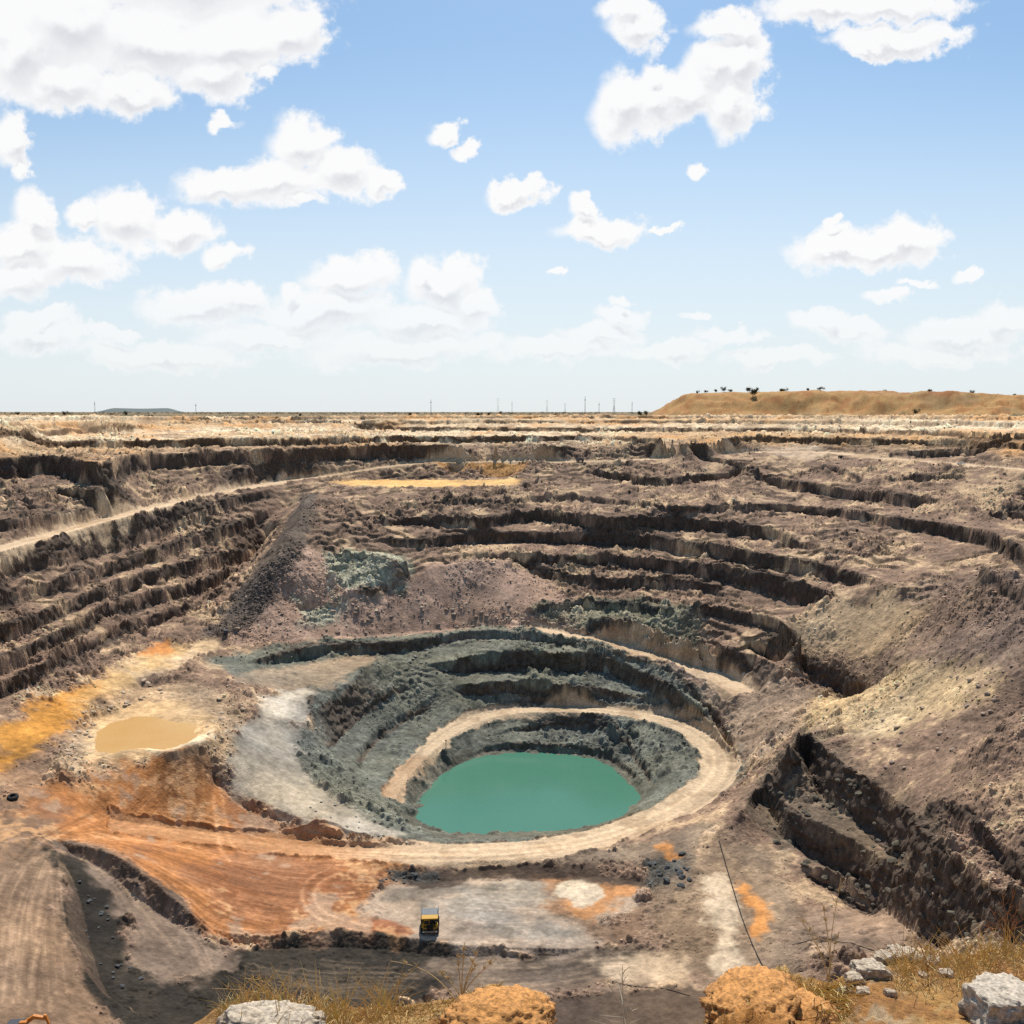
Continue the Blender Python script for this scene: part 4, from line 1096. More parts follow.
# survey post by the ring road
p = drop(446, 747)
t = thing("marker_post", "thin red brown post standing beside the ring road left of the lake", "post", p)
MB().tube([(0, 0, -.3), (0, 0, 3.4)], .13).build("pole", M_RED, t)
MB().box((0, -.16, 3.1), (.7, .05, .6)).build("plate", M_RED, t)

# ------------------------------------------------------------------ pipes laid over the ground
def pipe(px, rad, label, mat):
    W = smooth_poly(np.array([hit(*p_) for p_ in px]), 2)
    D, _, _ = dense(W, 1.6)
    P = [(x, y, ground_z(x, y) + rad * .8) for x, y, z in D]
    zs = np.array([p_[2] for p_ in P]); zs = np.maximum(zs, np.convolve(np.pad(zs, 2, mode="edge"), np.ones(5) / 5, "valid"))
    o = MB().tube([(p_[0], p_[1], z) for p_, z in zip(P, zs)], rad, 8).build("pipe", mat, smooth=True)
    return tag(o, label, "pipe")
pipe([(719, 843), (725, 862), (732, 885), (740, 912), (750, 940), (762, 966), (769, 985)], .15, "long black pipe running down beside the ochre strip on the right floor", M_BLK)
pipe([(792, 946), (815, 940), (845, 943), (870, 950), (905, 958)], .10, "thin dark pipe curving across the brown floor below the right cliff", M_BLK)
pipe([(612, 982), (640, 986), (668, 990), (690, 996)], .08, "thin dark hose on the pale strip of the lower floor", M_BLK)

# ------------------------------------------------------------------ masts on the skyline
def mast(px, top, dist, label, kind):
    d = ray(px, 412.5); x, y = d[0] / d[1] * dist, dist
    z = ground_z(x, y); h = (412.5 - top) / F * dist - z
    if kind == "pylon":
        t = thing("power_pylon", label, "pylon", (x, y, z), 0)
        b = MB(); w0 = h * .16
        for sx in (-1, 1):
            for sy in (-1, 1): b.tube([(sx * w0 / 2, sy * w0 / 2, 0), (sx * .5, sy * .5, h * .62), (sx * .35, sy * .35, h)], .14, 5)
        for k in range(6):
            f0, f1 = k / 6, (k + 1) / 6; a0 = w0 / 2 + (.5 - w0 / 2) * f0; a1 = w0 / 2 + (.5 - w0 / 2) * f1
            for s_ in (-1, 1):
                b.tube([(-a0 * s_, -a0, h * .62 * f0), (a1 * s_, -a1, h * .62 * f1)], .1, 4); b.tube([(-a0 * s_, a0, h * .62 * f0), (a1 * s_, a1, h * .62 * f1)], .1, 4)
        b.build("lattice", M_GALV, t)
        for f in (.72, .86, .98): MB().tube([(-h * .13, 0, h * f), (0, 0, h * f + .5), (h * .13, 0, h * f)], .13, 5).build("crossarm", M_GALV, t)
    else:
        t = thing("radio_mast", label, "mast", (x, y, z), 0)
        MB().tube([(0, 0, 0), (0, 0, h)], [.55, .28], 6).build("pole", M_GALV, t)
        MB().box((0, 0, h * .8), (1.8, .5, 1.6)).build("antenna", M_GALV, t)
        MB().box((1.6, 0, 1.1), (2, 2, 2.4), bev=.1).build("cabin", M_DUST, t)
mast(95, 402, 1900, "thin mast far left on the skyline, left of the distant hill", "mast")
mast(196, 404, 1900, "thin mast on the skyline just right of the distant hill", "mast")
mast(431, 400, 1700, "dark mast on the skyline near the middle, above the ochre platform", "mast")
mast(498, 399, 3200, "faint wide power pylon on the skyline right of the middle mast", "pylon")
mast(512, 402, 2600, "thin mast on the skyline just right of the faint pylon", "mast")
mast(547, 401, 3000, "faint power pylon on the skyline midway between middle mast and spoil heap", "pylon")
mast(565, 404, 3200, "low faint pylon on the skyline just left of the tallest mast", "pylon")
mast(585, 397, 1700, "tallest dark mast on the skyline left of the spoil heap", "mast")
mast(599, 403, 2000, "short mast on the skyline between two tall ones left of the spoil heap", "mast")
mast(614, 399, 1900, "tall power pylon on the skyline left of the spoil heap", "pylon")
mast(632, 402, 2100, "slim mast on the skyline closest to the foot of the spoil heap", "mast")

# ------------------------------------------------------------------ shrubs and scrub
def leaf_cloud(n, rx, rz, cz, leaf, seed):
    g = np.random.default_rng(seed)
    lob = g.normal(size=(7, 3)) * [rx * .45, rx * .45, rz * .3] + [0, 0, cz]
    c = lob[g.integers(0, 7, n)] + g.normal(size=(n, 3)) * [rx * .26, rx * .26, rz * .24]
    a = g.normal(size=(n, 3)); a /= np.linalg.norm(a, axis=1)[:, None]
    b = np.cross(a, g.normal(size=(n, 3))); b /= np.linalg.norm(b, axis=1)[:, None]
    l = leaf * g.uniform(.6, 1.4, (n, 1))
    V = np.stack([c - a * l, c + b * l * .5, c + a * l, c - b * l * .5], 1).reshape(-1, 3)
    return V, np.arange(4 * n).reshape(-1, 4), np.repeat(g.uniform(.6, 1.5, n), 4)
M_LEAF = simple_mat("dry leaves", (1, 1, 1), .8, .3, 2.0, attr="Col")
M_BARK = simple_mat("bark", (.12, .085, .055), .9, .3, 3.0)
protos = []
for sd_, tall in ((1, 1.0), (2, 1.25), (3, .85)):
    V, Fq, tn = leaf_cloud(420, 1.0, 1.1 * tall, 1.15 * tall, .16, sd_)
    V[:, 2] = np.maximum(V[:, 2], .05)
    cc_ = np.array([.085, .083, .038]) * tn[:, None]
    protos.append((V, Fq, cc_, tall))
shr0 = {}
def shrub(px, base, dist, hpx, label, group, k):
    d = ray(px, base); x, y = d[0] / d[1] * dist, dist
    z = ground_z(x, y) - .2; s_ = hpx / F * dist / 2.1
    if k not in shr0:
        t = thing("shrub", label, "shrub", (x, y, z), random.uniform(0, 6), group, s_)
        V, Fq, cc_, tall = protos[k]
        mesh_np("crown", V, Fq, M_LEAF, cc_, False, t)
        MB().tube([(0, 0, -.1), (.05, 0, .5), (.12, .05, 1.0 * tall)], [.09, .07, .03], 6).tube([(.03, 0, .4), (-.3, .1, .9 * tall)], [.05, .02], 5).build("trunk", M_BARK, t)
        shr0[k] = t
    else:
        t = copy_tree(shr0[k]); t.location = (x, y, z); t.rotation_euler = (0, 0, random.uniform(0, 6)); t.scale = (s_,) * 3
        t["label"] = label; t["group"] = group
ordw = ["first", "second", "third", "fourth", "fifth", "sixth", "seventh", "eighth", "ninth", "tenth", "eleventh", "twelfth", "thirteenth", "fourteenth", "fifteenth", "sixteenth"]
for i, (px, h_) in enumerate([(678, 5), (697, 3.5), (706, 4), (716, 4), (724, 5), (731, 4.5), (748, 6), (757, 4), (782, 6.5), (808, 4), (886, 4), (914, 3.5), (930, 6), (972, 5), (998, 5), (1015, 4)]):
    r0 = 1338 / math.cos(math.atan((px - 512) / F))
    shrub(px, 392, 1338, h_, "dark shrub on the spoil heap crest, %s from its left end" % ordw[i], "shrubs along the spoil heap crest", i % 3)
# on the face of the heap and on its foot
shrub(753, 399, 1275, 9, "large round dark shrub on the left face of the spoil heap", "shrubs on the spoil heap face", 0)
shrub(820, 400, 1280, 5, "small dark shrub on the middle face of the spoil heap", "shrubs on the spoil heap face", 2)
shrub(915, 417, 1150, 6, "dark shrub at the foot of the spoil heap on the right rim", "shrubs on the spoil heap face", 1)
for i, (px, h_) in enumerate([(18, 4), (34, 3), (52, 4), (64, 5), (80, 3.5), (112, 4), (126, 5), (150, 3), (300, 4), (410, 4), (478, 6), (489, 4), (500, 4), (556, 4), (640, 6), (646, 5)]):
    shrub(px, 415, 1190, h_, "low dark bush on the far rim, %s counted from the left frame edge" % ordw[i], "bushes along the far rim", (i + 1) % 3)
# the plain's scrub beyond the rim reads as one dark line
vs, fs, cs, n0 = [], [], [], 0
g = np.random.default_rng(5)
for i in range(1500):
    dist = 1180 * math.exp(g.uniform(0, 1.1)); az = g.uniform(R(-36), R(36)); x, y = dist * math.sin(az), dist * math.cos(az)
    if x > 140 and dist < 2100 and az < R(40): continue
    V, Fq, cc_, tall = protos[i % 3]
    k = slice(0, 4 * 46)
    vs.append(V[k] * (g.uniform(.9, 2.1) * np.array([1.7, 1.7, 1.0])) + [x, y, -4.0 + .2]); fs.append(Fq[:46] + n0); cs.append(cc_[k] * g.uniform(.7, 1.3)); n0 += 4 * 46
tag(mesh_np("scrub", np.concatenate(vs), np.concatenate(fs), M_LEAF, np.concatenate(cs), False), "dark low scrub lining the plain beyond the pit rim", "scrub", kind="stuff")
# far hill on the left skyline
hv, hf = [], []
n_ = 40
for i in range(n_):
    f = i / (n_ - 1); az = math.atan((96 + 90 * f - 512) / F)
    h_ = 36 * (sstep(0, .25, np.array(f)) * sstep(1, .8, np.array(f))) * (1 + .08 * math.sin(9 * f)) + 2
    for k, (dr, hh) in enumerate(((-900, -6), (0, float(h_)), (900, -6))):
        rr_ = 11000 + dr; hv.append((rr_ * math.sin(az) / math.cos(az) * math.cos(az), rr_ * math.cos(az), hh))
for i in range(n_ - 1):
    for k in (0, 1): hf.append((3 * i + k, 3 * i + 3 + k, 3 * i + 4 + k, 3 * i + 1 + k))
tag(mesh_np("hill", hv, hf, simple_mat("far bush", (.12, .14, .13), .95, .1, .002)), "low flat hill far off on the left skyline", "hill", kind="structure")

# ------------------------------------------------------------------ loose stones
def ico_bases(n, sub, jit, seed):
    g = np.random.default_rng(seed); out = []
    for k in range(n):
        bm = bmesh.new(); bmesh.ops.create_icosphere(bm, subdivisions=sub, radius=1.0)
        V = np.array([v.co[:] for v in bm.verts]); Fq = np.array([[v.index for v in f.verts] for f in bm.faces]); bm.free()
        ax = g.normal(size=(9, 3)); ax /= np.linalg.norm(ax, axis=1)[:, None]
        cut = g.uniform(.55, .9, 9)
        for a, c in zip(ax, cut):                     # cut facets, so that stones are angular
            d = V @ a; V = V - np.maximum(d - c, 0)[:, None] * a
        V += g.normal(size=V.shape) * jit
        out.append((V, Fq))
    return out
B1 = ico_bases(8, 1, .05, 3)
g = np.random.default_rng(8)
rows_ = (RR[0] > 0)
cand = np.nonzero(((rough > .3) & (fc < .5) & (RR > 112) & (RR < 900)).ravel())[0]
wgt = (np.clip(rough, 0, 1.0) * (.2 + patch)).ravel()[cand] * np.where(X.ravel()[cand] > -900, 1, 0)
for nm, kf in (("scree", 5.0), ("chute", 5.0), ("rubble right", 3.0), ("cream bank", 2.5), ("pale scree", 1.6)):
    for sel, m in ZM.get(nm, []):
        e = np.ones(N_, np.float32); e[sel] = 1 + (kf - 1) * m; wgt *= e.ravel()[cand]
NST = 90000
pick = g.choice(cand, NST, p=wgt / wgt.sum())
rr_ = RR.ravel()[pick]
size = np.clip(rr_ * .00125 * np.exp(g.normal(0, .42, NST)), .25, 2.3) * .5
vs, fs, cs, n0 = [], [], [], 0
for k, (V, Fq) in enumerate(B1):
    s = np.nonzero(np.arange(NST) % len(B1) == k)[0]
    a = g.uniform(0, 2 * PI, len(s)); sc_ = size[s][:, None] * g.uniform([.8, .75, .35], [1.5, 1.2, .7], (len(s), 3))
    P = V[None] * sc_[:, None]
    ca, sa = np.cos(a)[:, None], np.sin(a)[:, None]
    P = np.stack([P[..., 0] * ca - P[..., 1] * sa, P[..., 0] * sa + P[..., 1] * ca, P[..., 2]], -1)
    j = pick[s]; jx = g.normal(0, .5, (len(s), 2)) * size[s][:, None]
    base = np.stack([XX.ravel()[j], YY.ravel()[j], Z.ravel()[j]], 1); base[:, :2] += jx; base[:, 2] += size[s] * .12
    P = P + base[:, None]
    vs.append(P.reshape(-1, 3)); m_ = len(V)
    fs.append((Fq[None] + (n0 + np.arange(len(s)) * m_)[:, None, None]).reshape(-1, 3)); n0 += len(s) * m_
    tone = np.clip(np.exp(g.normal(.22, .40, len(s))), .55, 2.2)
    cs.append(np.repeat(np.clip(C.reshape(-1, 3)[j] * tone[:, None], .02, .7), m_, 0))
M_STONE = simple_mat("loose stone", (1, 1, 1), .92, .2, 1.0, attr="Col")
tag(mesh_np("rubble", np.concatenate(vs), np.concatenate(fs), M_STONE, np.concatenate(cs), False), "loose broken stones strewn over the benches, scree and slopes", "rubble", kind="stuff")

# single boulders, the largest to be seen
B2 = ico_bases(6, 2, .03, 21)
bmesh_cache = {}
def boulder(px, py, s_, tone, label, group):
    try: p = drop(px, py)
    except Exception: return
    k = random.randrange(6); key = (k, tone)
    if key not in bmesh_cache:
        V, Fq = B2[k]
        m_ = bmesh_cache[key] = mesh_np("boulder", V * [1.25, 1.05, .6], Fq, BM[tone], None, False)
        o = m_
    else:
        o = bmesh_cache[key].copy(); COL.objects.link(o)
    o.location = p + Vector((0, 0, s_ * .12)); o.rotation_euler = (random.uniform(-.3, .3), random.uniform(-.3, .3), random.uniform(0, 6)); o.scale = (s_,) * 3
    tag(o, label, "boulder", group)
BM = {"brown": simple_mat("brown boulder", (.34, .25, .185), .92, .35, 1.5), "grey": simple_mat("grey boulder", (.27, .26, .21), .92, .35, 1.5),
      "olive": simple_mat("olive boulder", (.115, .098, .070), .92, .4, 1.5), "cream": simple_mat("cream boulder", (.55, .42, .29), .92, .3, 1.5), "dark": simple_mat("dark boulder", (.085, .088, .086), .9, .4, 1.5)}
def boulders(n, poly, s0, s1, tone, label, group):
    P = np.array(poly, float); lo, hi = P.min(0), P.max(0); k = 0
    while k < n:
        x, y = random.uniform(lo[0], hi[0]), random.uniform(lo[1], hi[1]); ins = False
        for a, b in zip(P, np.roll(P, -1, 0)):
            if (a[1] > y) != (b[1] > y) and x < (b[0] - a[0]) * (y - a[1]) / (b[1] - a[1]) + a[0]: ins = not ins
        if ins:
            boulder(x, y, random.uniform(s0, s1) ** 1.0, tone, label, group); k += 1
boulders(40, [(215, 640), (260, 600), (300, 605), (400, 612), (530, 600), (540, 628), (400, 632), (300, 640)], .7, 1.5, "brown", "brown boulder at the foot of the broad central scree", "boulders at the foot of the scree")
boulders(34, [(62, 770), (66, 735), (90, 700), (150, 672), (170, 690), (110, 712), (84, 745), (80, 775)], .6, 1.35, "cream", "cream boulder heaped on the bank left of the ochre pond", "boulders on the pond bank")
boulders(18, [(205, 735), (215, 700), (245, 705), (240, 745), (215, 775)], .5, 1.1, "cream", "cream boulder heaped on the bank right of the ochre pond", "boulders right of the pond")
boulders(34, [(850, 720), (960, 640), (1015, 640), (1015, 700), (940, 760), (900, 790)], .5, 1.2, "brown", "brown boulder strewn on the rubble slope at right", "boulders on the right slope")
boulders(22, [(75, 870), (100, 890), (125, 960), (160, 985), (120, 990), (85, 950)], .35, .8, "dark", "black boulder on the dark bank left of the mauve slab", "boulders in the dark trench")
boulders(16, [(645, 868), (662, 855), (690, 853), (695, 875), (680, 890), (650, 890)], .6, 1.5, "dark", "blue black boulder in the heap beside the ring road junction", "boulders of the blue heap")
boulders(14, [(375, 882), (398, 864), (432, 866), (436, 874), (400, 886)], .4, .9, "dark", "blue black boulder on the low bank above the pale mud", "boulders on the dark bank")
boulders(16, [(430, 640), (460, 650), (420, 690), (400, 665)], .6, 1.3, "grey", "grey boulder on the upper left shoulder of the inner pit", "boulders on the inner pit shoulder")
boulders(14, [(300, 800), (330, 795), (395, 840), (410, 846), (350, 838)], .35, .7, "grey", "grey boulder along the rim between apron and inner pit", "boulders on the apron rim")
boulders(46, [(800, 800), (835, 770), (870, 800), (930, 862), (985, 915), (960, 925), (900, 880), (845, 830), (800, 815)], .6, 1.5, "olive", "dark olive boulder lodged on the stepped cliff at right", "boulders on the stepped right cliff")
boulders(30, [(760, 800), (790, 790), (840, 850), (910, 900), (880, 915), (820, 880), (770, 840)], .6, 1.4, "olive", "dark olive boulder at the foot of the stepped cliff at right", "boulders below the right cliff")
# ------------------------------------------------------------------ the ledge under the camera
LIP = [(-200, 1060), (150, 1044), (200, 1026), (215, 1014), (240, 1004), (300, 1005), (330, 1009), (360, 1007), (400, 1006), (430, 1004), (455, 1000), (475, 994), (490, 990), (505, 990), (520, 998), (535, 1012), (548, 1028), (575, 1052), (690, 1052), (706, 1018), (718, 990), (745, 977), (775, 974), (800, 982), (830, 985), (850, 976), (870, 966), (900, 964), (930, 960), (960, 958), (1000, 950), (1024, 946), (1300, 900)]
lx = np.array([p[0] for p in LIP], float); ly = np.array([p[1] for p in LIP], float)
def lip_depth(px): return np.interp(px, [0, 540, 640, 720, 1024], [6.0, 6.0, 5.4, 6.4, 7.4])
NPX = 760
pxs = np.concatenate([np.linspace(-260, 150, 40), np.linspace(152, 1060, NPX), np.linspace(1070, 1500, 40)])
lipP = []
for px in pxs:
    d = ray(px, np.interp(px, lx, ly)); lipP.append(d / d[1] * lip_depth(px))
lipP = np.array(lipP)
NQ = 130
LV = []
for j in range(NQ):
    f = j / (NQ - 26)
    if f <= 1:
        P = lipP * f; P[:, 2] = -1.75 + (lipP[:, 2] + 1.75) * (f ** 1.0) - .10 * math.sin(PI * f)
        P[:, :2] = np.array([0, -.6]) * (1 - f) + lipP[:, :2] * f
    else:
        e = (j - (NQ - 26)) / 26
        P = lipP.copy(); hd = P[:, :2] / np.linalg.norm(P[:, :2], axis=1)[:, None]
        P[:, :2] += hd * (1.6 * e ** .8); P[:, 2] -= 10.5 * e ** 1.25 + .12 * math.sin(min(1, e * 6) * PI / 2)
    LV.append(P)
LV = np.stack(LV, 1)
x_, y_, z_ = LV[..., 0], LV[..., 1], LV[..., 2]
nn = fbm2(x_, y_, .6, 3, .5, 40) * .03
clod = sstep(690, 720, pxs)[:, None] * sstep(880, 820, pxs)[:, None]
k1 = np.abs(vn3(x_ / .12, y_ / .12, z_ / .12)); k2 = np.abs(vn3(x_ / .055 + 9, y_ / .055, z_ / .055)); k3 = np.abs(vn3(x_ / .026, y_ / .026 + 4, z_ / .026))
nn = nn + (.35 + .9 * clod) * (.055 * k1 + .034 * k2 + .018 * k3) - .02 * clod + .09 * (clod + .4) * np.abs(vn3(x_ / .33, y_ / .33, z_ / .33))
LV[..., 2] = z_ + nn; LV[..., 1] -= nn * .5
a1 = fbm2(x_, y_, .7, 4, .6, 41); a2 = fbm2(x_, y_, .12, 3, .6, 42)
LC = np.zeros(x_.shape + (3,), np.float32) + np.array([.56, .30, .095], np.float32)
LC = mixc(LC, sstep(-.2, .7, a1) * .6, (.50, .215, .062)); LC = mixc(LC, sstep(.1, .8, a2) * .55, (.66, .46, .20)); LC = mixc(LC, sstep(.1, .8, -a2) * .5, (.27, .125, .05))
LC = mixc(LC, sstep(.25, .0, k1 + .5 * k2) * .45, (.20, .09, .035))
whm = (sstep(835, 855, pxs) * sstep(915, 895, pxs))[:, None] * sstep(-.6, .4, a1)
LC = mixc(LC, whm * .45 * sstep(-.1, .4, a2), (.60, .48, .34))
orm = (sstep(440, 465, pxs) * sstep(560, 545, pxs) + sstep(700, 720, pxs) * sstep(830, 800, pxs))[:, None]
LC = mixc(LC, orm * .6 * sstep(-.5, .3, a1 - a2 * .4), (.60, .26, .062))
il = np.arange(LV.shape[0] * NQ).reshape(LV.shape[0], NQ)
LF = np.stack([il[:-1, :-1], il[1:, :-1], il[1:, 1:], il[:-1, 1:]], -1).reshape(-1, 4)
M_SOIL = simple_mat("ledge soil", (1, 1, 1), .95, .4, 14.0, attr="Col")
nt_ = M_SOIL.node_tree; nb = nt_.nodes.new("ShaderNodeTexNoise"); nb.inputs["Scale"].default_value = 28; nb.inputs["Detail"].default_value = 6; nb.inputs["Roughness"].default_value = .75
tb = nt_.nodes.new("ShaderNodeTexCoord"); nt_.links.new(tb.outputs["Object"], nb.inputs["Vector"])
bb = nt_.nodes.new("ShaderNodeBump"); bb.inputs["Strength"].default_value = 1.0; bb.inputs["Distance"].default_value = .05
nt_.links.new(nb.outputs["Fac"], bb.inputs["Height"]); nt_.links.new(bb.outputs["Normal"], nt_.nodes["Principled BSDF"].inputs["Normal"])
tag(mesh_np("ledge", LV.reshape(-1, 3), LF, M_SOIL, LC.reshape(-1, 3)), "orange soil ledge at the pit edge under the camera", "ledge", kind="structure")

def lip_at(px, back=0.0):
    i = int(np.clip(np.interp(px, pxs, np.arange(len(pxs))), 0, len(pxs) - 1)); j = int((NQ - 26) * (1 - back))
    return Vector(LV[i, j])

# ------------------------------------------------------------------ rocks on the ledge
def rock(px, back, size, seed, label, mat, sink=.3, rz=0.0, sub=5, cut=0.0):
    g = np.random.default_rng(seed)
    bm = bmesh.new(); bmesh.ops.create_icosphere(bm, subdivisions=sub, radius=1.0)
    V = np.array([v.co[:] for v in bm.verts], float); Fq = np.array([[v.index for v in f.verts] for f in bm.faces]); bm.free()
    ax = g.normal(size=(12, 3)); ax[0] = (0, .1, 1); ax[1] = (0, -1, .1); ax[2] = (-1, 0, .1); ax /= np.linalg.norm(ax, axis=1)[:, None]
    for a, c in zip(ax, np.concatenate([[.62, .62, .66], g.uniform(.62, .9, 9)]) + cut):
        d = V @ a; V = V - np.maximum(d - c, 0)[:, None] * a
    n = np.array([vn3(V[:, 0] * k_ + seed, V[:, 1] * k_, V[:, 2] * k_) * a_ for k_, a_ in ((2.2, .12), (5, .10), (11, .08), (24, .05))]).sum(0)
    if cut: n = n * .7 + .16 * (np.abs(vn3(V[:, 0] * 6 + seed, V[:, 1] * 6, V[:, 2] * 6)) + .7 * np.abs(vn3(V[:, 0] * 13, V[:, 1] * 13 + seed, V[:, 2] * 13)))
    V = V * (1 + n)[:, None] * np.array(size)
    o = mesh_np("rock", V, Fq, mat)
    p = lip_at(px, back); o.location = p + Vector((0, 0, size[2] * (1 - sink * 2) * .5)); o.rotation_euler = (0, 0, rz)
    return tag(o, label, "rock")

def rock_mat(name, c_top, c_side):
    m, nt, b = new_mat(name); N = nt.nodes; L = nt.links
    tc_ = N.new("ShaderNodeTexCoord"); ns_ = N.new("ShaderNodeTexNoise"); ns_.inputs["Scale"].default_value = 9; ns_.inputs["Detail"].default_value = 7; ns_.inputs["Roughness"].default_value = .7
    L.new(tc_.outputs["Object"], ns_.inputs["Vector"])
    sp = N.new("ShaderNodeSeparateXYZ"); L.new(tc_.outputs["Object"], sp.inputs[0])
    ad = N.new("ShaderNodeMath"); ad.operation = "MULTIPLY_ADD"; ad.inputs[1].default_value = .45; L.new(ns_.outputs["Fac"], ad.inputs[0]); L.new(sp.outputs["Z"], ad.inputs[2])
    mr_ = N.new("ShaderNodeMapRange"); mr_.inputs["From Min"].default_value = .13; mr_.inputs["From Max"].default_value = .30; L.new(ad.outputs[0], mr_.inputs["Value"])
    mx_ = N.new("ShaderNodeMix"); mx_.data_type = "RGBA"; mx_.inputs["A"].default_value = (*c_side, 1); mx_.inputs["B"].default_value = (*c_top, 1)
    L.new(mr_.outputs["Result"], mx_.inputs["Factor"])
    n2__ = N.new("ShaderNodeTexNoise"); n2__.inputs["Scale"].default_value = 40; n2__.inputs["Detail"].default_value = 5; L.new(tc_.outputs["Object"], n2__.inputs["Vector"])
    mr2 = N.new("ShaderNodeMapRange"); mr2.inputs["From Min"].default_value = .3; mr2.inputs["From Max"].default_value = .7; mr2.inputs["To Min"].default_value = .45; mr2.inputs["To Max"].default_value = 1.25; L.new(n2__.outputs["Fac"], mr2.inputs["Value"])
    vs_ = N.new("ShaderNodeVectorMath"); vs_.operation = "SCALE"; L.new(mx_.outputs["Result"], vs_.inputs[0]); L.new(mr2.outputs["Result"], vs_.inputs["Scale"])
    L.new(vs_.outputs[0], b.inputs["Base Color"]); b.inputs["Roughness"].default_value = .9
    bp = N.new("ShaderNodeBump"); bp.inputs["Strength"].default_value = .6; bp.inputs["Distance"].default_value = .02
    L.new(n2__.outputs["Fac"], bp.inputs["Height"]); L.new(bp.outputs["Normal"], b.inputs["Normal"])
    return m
M_WR = rock_mat("white rock stained and shaded", (.58, .49, .38), (.17, .12, .09))  # brown stain low down; the pale top and dark sides also paint in sun and shade
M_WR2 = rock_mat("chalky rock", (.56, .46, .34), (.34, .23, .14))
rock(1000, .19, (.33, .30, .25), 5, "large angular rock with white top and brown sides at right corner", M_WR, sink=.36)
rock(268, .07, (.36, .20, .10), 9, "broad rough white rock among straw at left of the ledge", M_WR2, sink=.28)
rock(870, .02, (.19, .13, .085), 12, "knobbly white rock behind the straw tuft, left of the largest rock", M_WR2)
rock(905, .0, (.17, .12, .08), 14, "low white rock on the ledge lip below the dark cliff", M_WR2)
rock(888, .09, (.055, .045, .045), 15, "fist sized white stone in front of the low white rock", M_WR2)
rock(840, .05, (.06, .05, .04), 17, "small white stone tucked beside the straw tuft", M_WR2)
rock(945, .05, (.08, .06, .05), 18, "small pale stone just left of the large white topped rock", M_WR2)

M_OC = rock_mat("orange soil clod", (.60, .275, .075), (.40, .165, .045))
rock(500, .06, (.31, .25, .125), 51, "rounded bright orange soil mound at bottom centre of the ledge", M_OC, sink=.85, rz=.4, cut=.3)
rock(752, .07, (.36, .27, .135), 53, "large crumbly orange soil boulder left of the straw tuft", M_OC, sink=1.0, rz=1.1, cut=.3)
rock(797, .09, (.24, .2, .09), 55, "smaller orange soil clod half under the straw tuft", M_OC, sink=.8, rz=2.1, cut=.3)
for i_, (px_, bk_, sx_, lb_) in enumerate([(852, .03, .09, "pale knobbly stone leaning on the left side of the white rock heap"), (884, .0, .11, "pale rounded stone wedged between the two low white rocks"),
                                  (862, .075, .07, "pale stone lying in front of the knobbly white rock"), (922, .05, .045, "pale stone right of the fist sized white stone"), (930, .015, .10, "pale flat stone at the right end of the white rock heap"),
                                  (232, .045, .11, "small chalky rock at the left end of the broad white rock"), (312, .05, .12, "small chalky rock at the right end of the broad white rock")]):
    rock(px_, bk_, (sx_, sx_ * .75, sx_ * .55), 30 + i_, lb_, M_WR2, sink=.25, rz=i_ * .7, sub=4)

# ------------------------------------------------------------------ dry grass
M_STRAW = simple_mat("straw", (1, 1, 1), .75, .15, 6.0, attr="Col")
def blades(items, g):
    """items: (root, direction, length, width, droop)"""
    V, Fq, Cc, n0 = [], [], [], 0
    for root, dr, ln, wd_, droop in items:
        root = np.array(root, float); dr = np.array(dr, float); dr /= np.linalg.norm(dr)
        side = np.cross(dr, [0, -1, .2]); side /= np.linalg.norm(side) + 1e-9
        hz_ = np.array([dr[0], dr[1], 0]) + g.normal(0, .25, 3) * [1, 1, 0]
        K = 5; pts = []
        for k in range(K + 1):
            t = k / K
            p = root + dr * ln * t + (hz_ * .6 - np.array([0, 0, 1.0])) * droop * ln * t * t
            wk = wd_ * (1 - .8 * t)
            pts += [p - side * wk, p + side * wk]
        V += pts; Fq += [(n0 + 2 * k, n0 + 2 * k + 1, n0 + 2 * k + 3, n0 + 2 * k + 2) for k in range(K)]
        c = np.array([.76, .53, .22]) * g.uniform(.65, 1.15) * np.array([1, g.uniform(.9, 1.08), g.uniform(.7, 1.3)])
        Cc += [c] * (2 * K + 2); n0 += 2 * K + 2
    return np.array(V), np.array(Fq), np.clip(np.array(Cc), .02, .8)
g = np.random.default_rng(77)
it = []
for _ in range(5200):
    px = g.choice([g.uniform(222, 345), g.uniform(330, 500), g.uniform(700, 860), g.uniform(890, 1040)], p=[.34, .28, .16, .22])
    p = lip_at(px, abs(g.normal(0, .05)))
    it.append((p - Vector((0, 0, .01)), (g.normal(0, .5), g.normal(.0, .3), g.uniform(.35, 1)), g.uniform(.03, .13) * (1.3 if px < 345 or px > 890 else .75), .0032, g.uniform(.1, .6)))
for px0 in (250, 268, 285, 320, 345, 375, 390, 905, 925, 940, 965, 985, 1010):
    for _ in range(28):
        p = lip_at(px0 + g.normal(0, 5), abs(g.normal(0, .03)))
        it.append((p, (g.normal(0, .55), g.normal(0, .2), 1), g.uniform(.16, .40), .0038, g.uniform(.05, .35)))
V, Fq, Cc = blades(it, g)
tag(mesh_np("dry_grass", V, Fq, M_STRAW, Cc, False), "golden dry grass growing along the ledge", "grass", kind="stuff")
# a fallen straw tuft spilling over the orange mound
it = []
for _ in range(620):
    p = lip_at(828 + g.normal(0, 9), .03 + abs(g.normal(0, .035)))
    a = g.normal(-.25, .75)
    it.append((p + Vector((0, 0, .02)), (a, -g.uniform(.2, 1.0), g.uniform(-.1, .8)), g.uniform(.15, .42), .0042, g.uniform(.2, .6)))
V, Fq, Cc = blades(it, g)
tag(mesh_np("straw_tuft", V, Fq, M_STRAW, Cc, False), "thick drooping straw tuft spilling over the orange mound", "grass tuft")

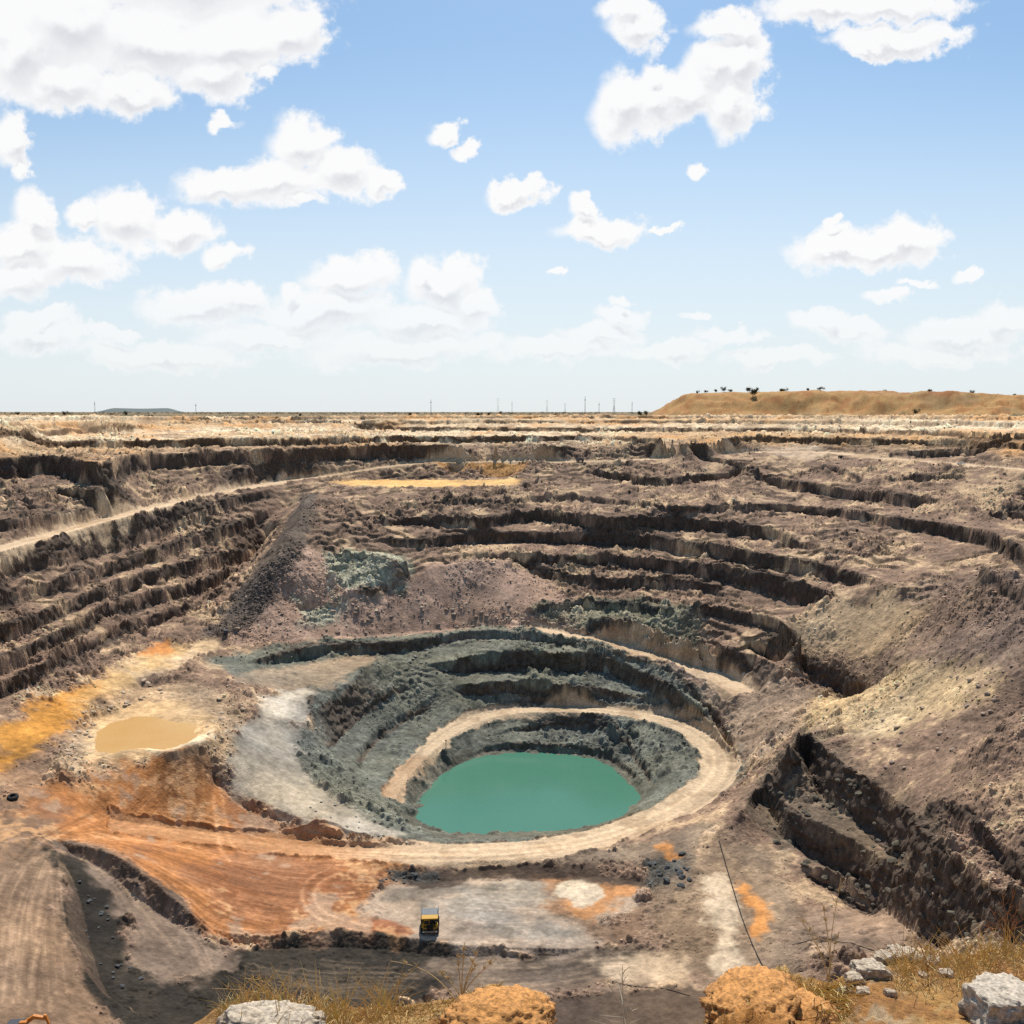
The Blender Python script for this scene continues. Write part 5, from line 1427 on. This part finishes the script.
# ------------------------------------------------------------------ single dry plants rising against the pit
def stalks(name, label, px, back, stems, col, rad=.0036, twigs=0, seeds=0, seed=0, cat="dry plant"):
    g = np.random.default_rng(seed); p0 = lip_at(px, back)
    t = thing(name, label, cat, p0)
    sc_ = 6.5 / F
    for dx, hp, bend in stems:
        h = hp * sc_; P = []
        for k in range(9):
            f = k / 8
            P.append(Vector((dx * sc_ * f ** 1.3 + bend * sc_ * f ** 3, .02 * math.sin(5 * f + dx), h * f - abs(bend) * sc_ * .35 * f ** 3)))
        b = MB().tube(P, [rad * (1 - .65 * k / 8) for k in range(9)], 5)
        for q in range(seeds):
            f = g.uniform(.72, 1); i = int(f * 8); pp = P[i]
            b.tube([pp, pp + Vector((g.normal(0, .008), g.normal(0, .006), .012)), pp + Vector((g.normal(0, .016), g.normal(0, .012), .034))], [.002, .0022, .0008], 4)
        st = b.build("stem", col, t)
        if twigs:
            for q in range(twigs):
                f = g.uniform(.3, .95); i = int(f * 8); a = g.normal(0, 1); L_ = g.uniform(.25, .6) * h * (1.1 - f)
                d = Vector((a, g.normal(0, .6), abs(g.normal(.8, .3)))).normalized()
                m_ = P[i] + d * L_ * .5 + Vector((0, 0, .01))
                MB().tube([P[i], m_, P[i] + d * L_ + Vector((g.normal(0, .02), 0, .02))], [rad * .6, rad * .5, rad * .25], 4).build("twig", col, st)
    return t
M_ST1 = simple_mat("pale stalk", (.58, .40, .18), .8, .15, 8.0)
M_ST2 = simple_mat("bleached twig", (.62, .55, .40), .8, .15, 8.0)
M_ST3 = simple_mat("red brown twig", (.30, .13, .055), .8, .2, 8.0)
stalks("dry_grass_clump", "clump of tall straw stalks standing beside the orange mound at centre", 462, .01, [(-5, 52, 2), (2, 60, 1), (14, 56, 3), (10, 40, 6), (26, 48, 8), (-10, 34, -14)], M_ST1, .0048, seeds=22, seed=1, cat="grass clump")
stalks("arching_straw", "single long straw stem arching to the left of the centre clump", 455, .0, [(-40, 46, -22)], M_ST1, .0042, seeds=10, seed=2, cat="grass stem")
stalks("dead_weed", "bleached branching weed rising in the gap between the two soil mounds", 624, -.0, [(-2, 78, 0), (7, 50, 4)], M_ST2, .005, twigs=9, seed=3)
stalks("dead_weed", "tall pale weed above the straw tuft with long thin stems", 829, .0, [(-3, 92, -6), (6, 120, 2), (-30, 80, -8), (2, 60, 8)], M_ST1, .0042, twigs=5, seeds=14, seed=4)
stalks("dead_weed", "thin dark weed stem leaning left beside the low white rocks", 925, .05, [(-16, 62, -10), (2, 40, 0)], M_ST3, .003, twigs=3, seed=5)
stalks("dead_bush", "red brown leafless bush on the ledge near the right edge", 1004, .0, [(-16, 52, -4), (-4, 70, -2), (6, 78, 3), (16, 60, 4), (24, 46, 8), (-26, 34, -6)], M_ST3, .0042, twigs=10, seed=6, cat="bush")
stalks("dry_grass_clump", "short tuft of straw stalks at left above the broad white rock", 280, .0, [(-14, 32, -18), (-30, 26, -34), (6, 30, 6), (18, 26, 12)], M_ST1, .0038, seeds=8, seed=7, cat="grass clump")
stalks("dry_grass_clump", "few slanting straw stalks midway between white rock and centre clump", 385, .0, [(26, 46, 8), (-6, 24, -6), (12, 30, 6)], M_ST1, .0038, seeds=8, seed=8, cat="grass clump")
